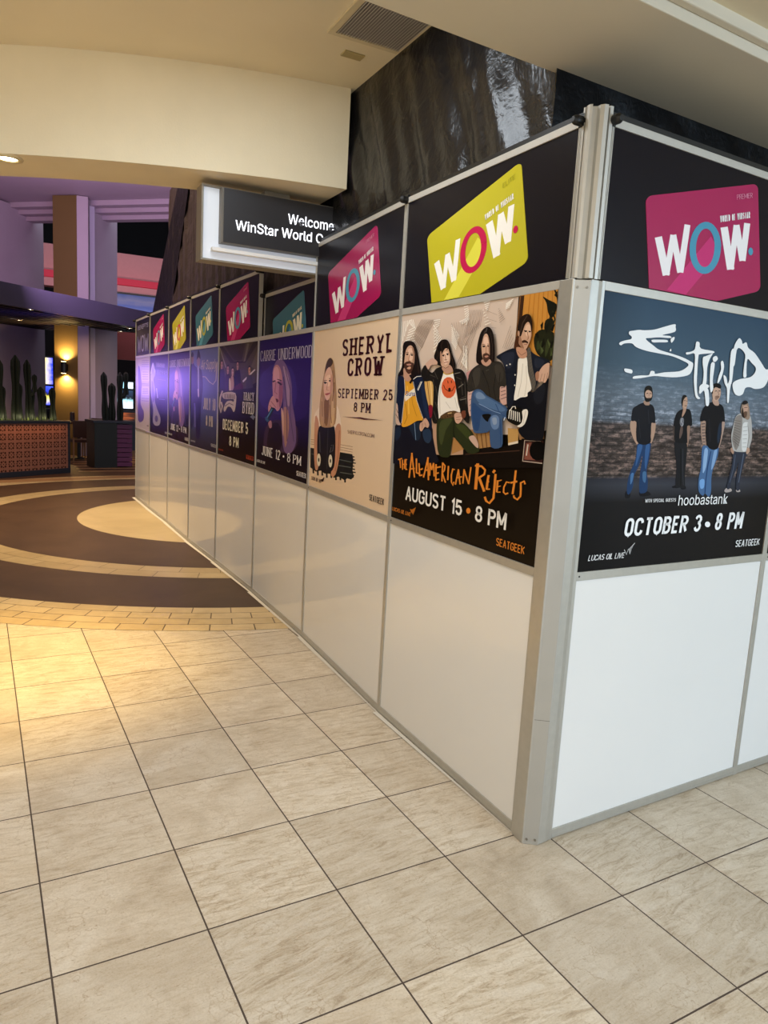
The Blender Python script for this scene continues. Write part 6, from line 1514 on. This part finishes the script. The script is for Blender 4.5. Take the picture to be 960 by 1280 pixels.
# ================================================================ BLACK SHEETING
def sheeting(name, origin, rz, L, z0, z1, mt, label, amp, seed, slope=.45, fr=(2.1, 4.7), zt=None, x_at_top=0, n=140, nz=70):
    m = MB(); vs = []; fs = []
    for j in range(nz+1):
        for i in range(n+1):
            u = i/n*L; v = j/nz; zz = z0+(( zt(u) if zt else z1)-z0)*v
            w = u+slope*(zz-z0)
            d = amp*(math.sin(w*fr[0]*6.28+seed)*.5+math.sin(w*fr[1]*6.28+1.3*seed+1.2*noise.noise((u*2, zz*2, seed)))*.32)
            d += amp*.9*noise.noise((w*3.2, zz*.9, seed+3)) + amp*.35*noise.noise((u*9, zz*7, seed))
            d = max(-amp*1.2, min(amp*1.2, d))*(1-v**8)
            vs.append((u+x_at_top*v*(u/L), d, zz))
    for j in range(nz):
        for i in range(n): k = j*(n+1)+i; fs.append((k, k+1, k+n+2, k+n+1))
    m.add(vs, fs, mt); o = m.build(name, smooth=True, loc=origin, rz=rz)
    return tag(o, label, 'plastic sheeting')
# hung from the raised ceiling behind the left partition (local x runs towards the camera)
sheeting('plastic_sheeting', (.145, 2.63, 0), -math.pi/2, 2.22, 2.2, 3.585, SHEET, 'shiny crinkled black plastic sheet hung from ceiling to partition top', .026, 1.7)
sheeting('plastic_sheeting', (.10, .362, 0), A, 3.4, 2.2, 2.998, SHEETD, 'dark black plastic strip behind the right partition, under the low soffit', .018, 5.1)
sheeting('plastic_sheeting', (.15, 8.3, 0), -math.pi/2, 5.4, 2.3, 4.3, SHEETF, 'dull maroon plastic sheeting behind the far end of the partition', .018, 9.3, slope=.05, fr=(3.1, 7.3), x_at_top=0)
m = MB(); m.add([(.135,9.75,2.6),(.135,8.15,2.6),(.135,6.9,4.3),(.135,7.6,4.3),(.17,9.75,2.6),(.17,8.15,2.6),(.17,6.9,4.3),(.17,7.6,4.3)], [(0,1,2,3),(7,6,5,4),(0,3,7,4),(1,5,6,2),(3,2,6,7),(0,4,5,1)], SHEETD)
tag(m.build('plastic_sheeting'), 'folded black edge strip slanting down to the far end of the partition', 'plastic sheeting')

# ================================================================ HANGING SIGN
t = thing('hanging_sign', 'lit sign box with dark face hung under the curved bulkhead', 'sign', (0, 2.7, 0))
SB = mat('sign_casing', '8f887c', .5, metal=.2); LIT = mat('sign_lightbox_white', 'dfe3ea', .5, emit='dfe9fb', es=.2)
x0, x1, z0, z1 = -.713, .86, 2.512, 2.962
m = MB(); m.box(x0, x1, .0, .11, z0, z1, SB); m.box(x0, x1, -.03, 0, z1-.012, z1, SB); m.box(x0, x1, -.03, 0, z0, z0+.012, SB); m.box(x0, x0+.012, -.03, 0, z0+.012, z1-.012, SB); m.build('casing', t, bevel=.002)
m = MB(); m.box(x0+.013, x1, -.008, -.001, z0+.013, z1-.013, LIT); m.build('light_panel', t)
m = MB(); m.box(-.60, x1, -.075, -.009, 2.622, 2.948, mat('sign_return', '6f6a62', .5)); m.box(-.588, x1, -.078, -.075, 2.626, 2.944, mat('sign_face_grey', '2d2c30', .4)); face = m.build('dark_face', t, bevel=.001)
m = MB(); m.box(-.65, x1, -.06, -.008, 2.570, 2.592, mat('sign_ledge', 'eeeeee', .45)); m.build('ledge', t, bevel=.002)
for k in range(2):
    m = MB(); xx = -.30+k*.75; m.box(xx, xx+.17, .02, .1, z1, ZB-.002, mat('bracket', '8a8172', .5)); m.build('mounting_bracket', t)
WL = mat('sign_letters', 'f2f4fa', .5, emit='f4f7ff', es=1.6); mb = MB()
for txt, xl, width, zb, hh in (('Welcome to', -.172, .405, 2.798, .060), ('WinStar World Casino', -.513, .775, 2.708, .060)):
    vs, fs = font_mesh(txt, .005, 0, .004); xs = [q[0] for q in vs]; a, b = min(xs), max(xs); cap = max(q[1] for q in vs)
    mb.add([(xl+(q[0]-a)/(b-a)*width, -.0815-q[2]*.06, zb+q[1]/cap*hh) for q in vs], fs, WL)
mb.build('lettering', face)

# ================================================================ HALL BEYOND
LAV = mat('pale_plaster', 'b9a6b4', .7, spec=.25, var=.04, scale=2); TAN = mat('column_light_tan', '735c36', .65, spec=.25, var=.05, scale=2)  # TAN puts the warm, purple-free light on the column front into its colour
DARK = mat('dark_interior', '0e0c10', .8)
m = MB(); m.prism([(-8,2.8),(-1.9,2.8),(.16,2.78),(6,2.8),(6,12.2),(1.75,15.6),(-1.9,19.0),(-8,24)], 6.0, 6.15, LAV); struct(m.build('ceiling_casino'))
m = MB()
for k in range(3):
    d = .35*k; z = 6.0-.0-.10*k
    m.prism([(6,12.2+d),(1.75,15.6+d),(-1.9,19.0+d),(-8,24+d),(-8,24.35+d),(-1.9,19.35+d),(1.75,15.95+d),(6,12.55+d)], z-.12, z, LAV)
struct(m.build('trim_3', bevel=.01))
m = MB(); m.box(-14, 14, 33.6, 33.8, 0, 12, DARK); struct(m.build('wall_back'))
m = MB(); m.box(-14, 14, 20, 34, 11.8, 12, DARK); struct(m.build('ceiling_dark'))
m = MB(); m.box(-14, -13.8, 8, 34, 0, 12, DARK); struct(m.build('wall_casino_left'))
m = MB(); m.box(9, 9.2, 8, 34, 0, 12, DARK); struct(m.build('wall_casino_right'))
m = MB(); m.box(-14, -5.5, 4.2, 4.4, 0, 6.1, DARK); struct(m.build('wall_rotunda_left'))
m = MB(); yz = [(2.9,0),(9.74,0),(9.74,2.62),(8.2,2.62),(6.9,4.3),(6.2,6),(2.9,6)]; q = len(yz)
m.add([(.19,y,z) for y,z in yz]+[(.3,y,z) for y,z in yz], [tuple(range(q))[::-1], tuple(range(q,2*q))]+[(i,(i+1)%q,q+(i+1)%q,q+i) for i in range(q)], DARK); struct(m.build('wall_construction'))
# columns
def pillar(pts, z0, z1, mt, name, label, group=None):
    m = MB(); m.prism(pts, z0, z1, mt); return tag(m.build(name, bevel=.006), label, 'column', group)
t = thing('column', 'tall square column, tan face with lit wall lamp, behind the cactus planters', 'column', (0, 0, 0))
P0, P1 = (-.81,17.27), (-.33,16.88)
m = MB(); m.prism([P0, P1, (-.1,17.2), (-.55,17.62)], 0, 5.98, TAN); m.build('tan_face', t)
m = MB(); m.prism([(-.325,16.885), (-.085,16.86), (-.02,17.2), (-.095,17.195)], 0, 5.98, LAV); m.build('pilaster', t)
m = MB(); m.prism([(-.015,17.25), (.10,17.30), (.10,17.5), (.0,17.5)], 0, 5.98, mat('bright_lavender', 'cfc0d8', .6)); m.build('edge_strip', t)
m = MB(); m.prism([(.11,17.45), (.70,18.05), (.62,18.2), (.02,17.6)], 0, 5.86, LAV); tag(m.build('wing_wall'), 'lavender fin wall right of the tan column', 'wing wall')
m = MB(); m.prism([(-3.6,16.6), (-.92,19.62), (-1.05,19.75), (-3.75,16.75)], 0, 5.96, LAV); tag(m.build('wing_wall'), 'wide lavender fin wall at the left edge of the photo', 'wing wall')
# pink fascia and neon beyond
PINK = mat('pink_plaster', 'c58a8c', .7, var=.04); 
m = MB(); m.box(-6, 8, 26, 26.3, 5.5, 6.35, PINK); m.box(-6, 8, 25.75, 26.3, 4.95, 5.22, PINK); struct(m.build('wall_pink_fascia'))
m = MB(); m.box(-6, 8, 25.72, 26.0, 5.24, 5.46, mat('neon_red', (.3,.01,.03), .5, emit='d8143c', es=.3)); tag(m.build('neon_strip'), 'long red neon strip under the far pink fascia', 'neon light')
t = thing('video_wall', 'blue video screen glimpsed under the neon strip', 'screen', (2.4, 25.5, 4.3))
m = MB(); m.box(-1.4, 1.6, 0, .1, -.1, .66, BLACKP); m.build('casing', t)
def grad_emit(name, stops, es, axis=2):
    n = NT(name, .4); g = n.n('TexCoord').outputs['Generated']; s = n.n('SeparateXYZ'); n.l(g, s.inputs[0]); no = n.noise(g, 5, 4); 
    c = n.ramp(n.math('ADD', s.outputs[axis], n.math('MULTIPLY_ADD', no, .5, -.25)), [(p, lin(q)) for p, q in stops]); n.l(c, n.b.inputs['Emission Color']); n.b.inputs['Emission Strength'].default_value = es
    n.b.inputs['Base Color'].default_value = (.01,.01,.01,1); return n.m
m = MB(); m.box(-1.34, 1.54, -.004, 0, -.06, .6, grad_emit('blue_video', [(0,'6a7fd0'),(.4,'3a58b0'),(.7,'7a78a8'),(1,'2a4a9a')], .6)); m.build('screen_image', t)
# canopy
FAS = mat('canopy_fascia_paint', '50485e', .5, var=.05, scale=2); SLAT = mat('dark_slat_wood', '241a1a', .5, var=.2, scale=6)
d = Vector((.754+1.897, 15.0-12.5)).normalized(); nn = Vector((-d.y, d.x))
t = thing('slatted_canopy', 'low canopy with grey fascia and dark slatted underside', 'canopy', (-1.897, 12.5, 0), math.atan2(d.y, d.x))
m = MB(); m.box(-4, 1.16, 0, .06, 3.0, 3.385, FAS); m.box(1.164, 5.4, 0, .06, 3.0, 3.385, FAS); m.build('fascia', t, bevel=.004)
m = MB(); m.box(-4, 5.4, .06, 5.2, 3.30, 3.36, DARK); m.build('roof_deck', t)
for k in range(17):
    m = MB(); y = .25+k*.29; m.box(-4, 5.4, y, y+.07, 3.06, 3.2, SLAT); m.build('slat', t)
CW = t.matrix_world
for k, (x, y, z) in enumerate([(-1.39,13.6,3.055), (.72,16.0,3.055), (.69,17.4,3.055), (-1.56,16.6,3.055)]):
    downlight('canopy_downlight', (x, y, z), ['small bright downlight under the canopy, near its left end', 'small downlight at the right end of the canopy fascia', 'small far downlight under the canopy, right of the tan column', 'small faint downlight under the canopy, far left'][k], .045, 22, 'fff6e6', '2a2320')
lamp('canopy_blue_glow', 'AREA', (-.95, 14.6, 2.6), 9, (.12, .1, 1), (-.95, 14.9, 3.2), .25, .25)
# wall lamp
t = thing('wall_sconce', 'small black up-and-down wall lamp glowing on the tan column', 'lamp', (-.60, 17.02, 2.08))
m = MB(); m.lathe([(.06,-.13),(.065,-.13),(.065,.13),(.06,.13)], mat('sconce_black', '0c0b0b', .4), 18, (-.03,-.04,0)); m.build('body', t, smooth=False)
m = MB(); m.box(-.05,.05,-.0,.05,-.08,.08, MATS['sconce_black']); m.build('wall_bracket', t, rz=-.68)
for z in (.135,-.14):
    m = MB(); m.lathe([(.055,0),(.055,.004)], mat('sconce_glow', (0,0,0), .5, emit='ffd890', es=14), 16, (-.03,-.04,z)); m.build('lens', t)
lamp('sconce_up', 'SPOT', (-.615,17.015,2.24), 150, (1,.68,.25), (-.605,17.03,3), .03, angle=math.radians(150), blend=1)
lamp('sconce_down', 'SPOT', (-.615,17.015,1.92), 150, (1,.68,.25), (-.605,17.03,1.2), .03, angle=math.radians(150), blend=1)

# planters
def lattice_mat():
    n = NT('breeze_block', .6, .3); tc = n.n('TexCoord').outputs['Object']; s = n.n('SeparateXYZ'); n.l(tc, s.inputs[0])
    u = n.math('FRACT', n.math('MULTIPLY', s.outputs[0], 1/.16)); v = n.math('FRACT', n.math('MULTIPLY', s.outputs[2], 1/.16))
    a = n.math('ABSOLUTE', n.math('SUBTRACT', u, .5)); b = n.math('ABSOLUTE', n.math('SUBTRACT', v, .5))
    # four petals: circles centred on the half-diagonals
    def blob(cx, cy, r): return n.math('LESS_THAN', n.math('ADD', n.math('POWER', n.math('SUBTRACT', a, cx), 2), n.math('POWER', n.math('SUBTRACT', b, cy), 2)), r*r)
    h = n.math('MAXIMUM', n.math('MAXIMUM', blob(.24, .24, .12), blob(0, 0, .07)), n.math('MAXIMUM', blob(.33, 0, .075), blob(0, .33, .075)))
    return n.done(n.mix(h, lin('8a5c50'), lin('30110b')))
LATT = lattice_mat(); PLB = mat('planter_dark_metal', '1c2030', .5, var=.06); 
a_, b_ = Vector((-1.96,12.25)), Vector((-.76,13.17)); dd = (b_-a_).normalized(); rzp = math.atan2(dd.y, dd.x)
t = thing('planter', 'long planter with lit breeze-block front, full of tall cacti', 'planter', (*(a_-dd*1.6), 0), rzp)
Lp = 1.6+(b_-a_).length
m = MB(); m.box(0, Lp, 0, .5, 0, .10, PLB); m.box(0, Lp, -.01, .51, .955, 1.0, PLB); m.box(Lp-.05, Lp, 0, .5, .10, .955, PLB); m.box(0, .05, 0, .5, .1, .955, PLB); m.box(.05, Lp-.05, .46, .5, .1, .955, PLB); m.build('casing', t, bevel=.004)
m = MB(); m.box(.05, Lp-.05, .01, .06, .10, .955, LATT); m.build('breeze_block_front', t)
m = MB(); m.box(.05, Lp-.05, .06, .46, .78, .90, mat('soil', '1d1611', .9)); m.build('soil', t)
for k in range(22):
    pass
lamp('planter_strip_light', 'AREA', tuple((*(a_+dd*.2+Vector((dd.y,-dd.x))*.10), .93)), 2, (1,.45,.15), tuple((*(a_+dd*.2+Vector((dd.y,-dd.x))*.02), .5)), .06, 2.4)
bpy.data.objects['planter_strip_light'].rotation_euler = (0, math.radians(0), rzp+math.pi/2)
CACT = mat('cactus_skin', '141a12', .6, spec=.3, var=.2, scale=18); CACT2 = mat('cactus_tip', '57604a', .7)
def cactus(x, y, z, h, r, label, arms=(), group='tall cacti in the long planter', lean=0):
    m = MB(); n = 20; prof = []
    K = 12
    vs = []; fs = []
    def col(px, py, pz, hh, rr, ln):
        base = len(vs)
        for j in range(K+1):
            q = j/K; rad = rr*(.86+.14*math.sin(q*9+px*7))*(1 if q < .86 else math.sqrt(max(.02, 1-((q-.86)/.14)**2)))
            for k in range(n):
                a = 2*math.pi*k/n; rb = rad*(1+.16*(1 if k % 2 else -1)); vs.append((px+ln*q*hh+rb*math.cos(a), py+rb*math.sin(a), pz+q*hh))
        for j in range(K):
            for k in range(n): fs.append((base+j*n+k, base+j*n+(k+1)%n, base+(j+1)*n+(k+1)%n, base+(j+1)*n+k))
        fs.append(tuple(range(base+K*n, base+(K+1)*n)))
    col(0, 0, 0, h, r, lean)
    for ax, az, ah, ar in arms:
        col(ax, .02, az, ah, ar, 0)
        # elbow joining the arm to the stem
        b0 = len(vs)
    m.add(vs, fs, CACT)
    for ax, az, ah, ar in arms: m.tube([(0,0,az-.06), (ax*.6,.01,az-.03), (ax,.02,az+.06)], [ar*.8, ar*.9, ar*.85], CACT, 10)
    o = m.build('cactus', loc=(x, y, z), smooth=False); tag(o, label, 'cactus', group); return o
def on_pl(sx, dy=.26):
    p = a_+dd*sx+Vector((-dd.y, dd.x))*dy; return p.x, p.y
CL = [(-.30,.95,.06,'tall dark cactus at the left edge of the long planter',((.10,.5,.30,.045),)), (.03,.86,.058,'slim cactus second from the left in the long planter',()), (.17,1.17,.062,'tall cactus with a slightly bent tip, left of the tallest one',((-.08,.3,.45,.04),)),
      (.33,.72,.06,'short cactus between the two tall ones',()), (.50,1.26,.075,'tallest cactus, in the middle of the long planter',()), (.66,.78,.06,'short cactus just right of the tallest',()), (.78,1.2,.06,'pale-tipped tall cactus right of the middle of the long planter',((.09,.62,.32,.04),)),
      (.92,.66,.055,'low cactus near the right end of the long planter',()), (1.05,.72,.06,'pale-tipped low cactus third from the right end',()), (1.18,.6,.055,'small cactus second from the right end of the long planter',()), (1.30,.72,.055,'last cactus at the right end of the long planter',())]
for k, (sx, h, r, lb, arms) in enumerate(CL):
    x, y = on_pl(sx, .2+.12*(k % 2)); cactus(x, y, .90, h, r, lb, arms, lean=random.uniform(-.03,.03))
m = MB()
for k in range(420):
    x, y = on_pl(random.uniform(-1.4, 1.42), random.uniform(.09, .4)); h = random.uniform(.08, .2); lx, ly = random.uniform(-.05,.05), random.uniform(-.05,.05)
    m.add([(x-.006,y,.9),(x+.006,y,.9),(x+lx,y+ly,.9+h)], [(0,1,2)], mat('planter_grass', '5d6a2c', .7))
o = m.build('grass'); tag(o, 'low green grass at the foot of the cacti', 'grass'); o['kind'] = 'stuff'
lamp('planter_uplight', 'AREA', (*on_pl(.5,.08), 1.06), 3.0, (1,.9,.5), (*on_pl(.5,.3), 1.1), 1.6, .05)
t = thing('planter', 'square dark planter with purple slatted side, near the end of the partition', 'planter', (-.24, 14.05, 0), .22)
m = MB(); m.box(0,.47,0,.5,0,.94,BLACKP); m.box(-.03,.86,-.03,.53,.94,.99,PLB); m.build('casing', t, bevel=.004)
m = MB(); PS = mat('purple_slat', '5a1f4c', .5)
for k in range(9): m.box(.47,.80,.03,.5,.03+k*.1,.115+k*.1,PS)
m.build('slatted_side', t)
for k, (x, y, h, r, lb, arms) in enumerate([(.0,14.32,1.0,.06,'left cactus in the square planter, leaning tip',((.0,.0,.0,.0),)[:0]), (.14,14.4,.78,.07,'short middle cactus in the square planter',()), (.30,14.36,1.02,.06,'tall cactus in the square planter with a side arm',((.12,.55,.48,.05),))]):
    cactus(x, y, .99, h, r, lb, arms, 'cacti in the square planter', lean=-.03*(k == 0))
# dining table and chairs between the planters
WD = mat('dark_chair_wood', '3a2418', .5, var=.1); LG = mat('tan_chair_leg', '8d6a4c', .5)
t = thing('dining_table', 'dark dining table between the two planters', 'table', (-.38, 16.1, 0), .5)
m = MB(); m.box(-.4,.4,-.35,.35,.82,.86,WD); m.build('tabletop', t, bevel=.004)
m = MB(); m.lathe([(.22,0),(.22,.02),(.04,.05),(.04,.82)], BLACKP, 16); m.build('pedestal', t)
m = MB(); m.lathe([(.05,0),(.055,.02),(.05,.2),(.03,.22)], mat('dark_jar', '2a1a1a', .3), 16); tag(m.build('table_caddy', loc=(-.52,16.02,.86)), 'dark jar standing on the dining table', 'jar')
def chair(x, y, rz, label):
    t = thing('dining_chair', label, 'chair', (x, y, 0), rz, 'dining chairs between the planters')
    m = MB(); m.box(-.22,.22,-.22,.22,.44,.5,WD); m.build('seat', t, bevel=.01)
    m = MB(); m.box(-.22,.22,.2,.24,.55,.92,WD); m.build('backrest', t, bevel=.01)
    for sx in (-.2,.2):
        for sy in (-.2,.2):
            m = MB(); m.tube([(sx*1.05,sy*1.05,0),(sx,sy,.5 if sy < 0 else .9)], [.016,.022], LG, 8); m.build('leg', t)
    return t
chair(-.42, 15.45, math.pi+.3, 'dark wooden chair with tan legs, nearer of the pair at the table'); chair(.02, 16.55, -.6, 'dark wooden chair with tan legs on the far side of the table')
# slot machines glowing behind
def slot(x, y, rz, label, cols, z=1.0):
    t = thing('slot_machine', label, 'slot machine', (x, y, 0), rz, 'slot machines glowing in the hall beyond')
    m = MB(); m.box(-.32,.32,-.3,.3,0,.95,BLACKP); m.box(-.34,.34,-.36,.3,.8,.95,BLACKP); m.box(-.32,.32,-.12,.3,.95,z*2.1,BLACKP); m.build('cabinet', t, bevel=.01)
    m = MB(); m.box(-.28,.28,-.125,-.12,1.05,1.6,grad_emit('slot_screen_'+cols[0], [(0,cols[0]),(.4,cols[1]),(.6,'101018'),(1,cols[2])], 2.2)); m.build('screen', t)
    m = MB(); m.box(-.28,.28,-.125,-.12,1.66,z*2.06,grad_emit('slot_topper_'+cols[1], [(0,cols[2]),(.5,cols[1]),(1,cols[0])], 2.2, 0)); m.build('topper_screen', t)
    return t
slot(-.92, 22, .1, 'slot machine glowing blue and yellow left of the tan column', ('2438e0','e8d860','3a50ff'), 1.18)
slot(-.25, 22.3, .1, 'slot machine with pink and orange screen partly behind the tan column', ('e05aa0','e8a040','d04030'))
slot(1.35, 22, .1, 'slot machine glowing white near the end of the partition', ('e8f0ff','a0d8e8','203048'), .9)
slot(2.1, 22.2, .1, 'slot machine with red glow behind the end of the partition', ('e04030','f0a050','e8e0f0'), .9)
slot(.55, 23.0, .1, 'slot machine hidden behind the lavender column with green glow', ('40c080','203020','c0e0a0'))
# low breeze-block wall glowing behind the second planter
t = thing('breeze_block_screen', 'low orange-lit breeze-block wall behind the square planter', 'screen wall', (-.1, 18.6, 0), .1)
m = MB(); m.box(0, 2.4, 0, .1, 0, .82, PLB); m.box(0, 2.4, -.02, .12, 1.02, 1.08, PLB); m.build('base', t)
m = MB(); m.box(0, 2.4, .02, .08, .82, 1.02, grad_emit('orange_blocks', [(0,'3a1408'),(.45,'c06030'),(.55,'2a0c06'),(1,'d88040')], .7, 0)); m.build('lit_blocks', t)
# red hanging fins / soffit far right under the canopy
m = MB(); m.box(.9, 5, 21.0, 21.2, 2.5, 3.3, mat('red_soffit', '8a3430', .6)); struct(m.build('red_soffit_band'))
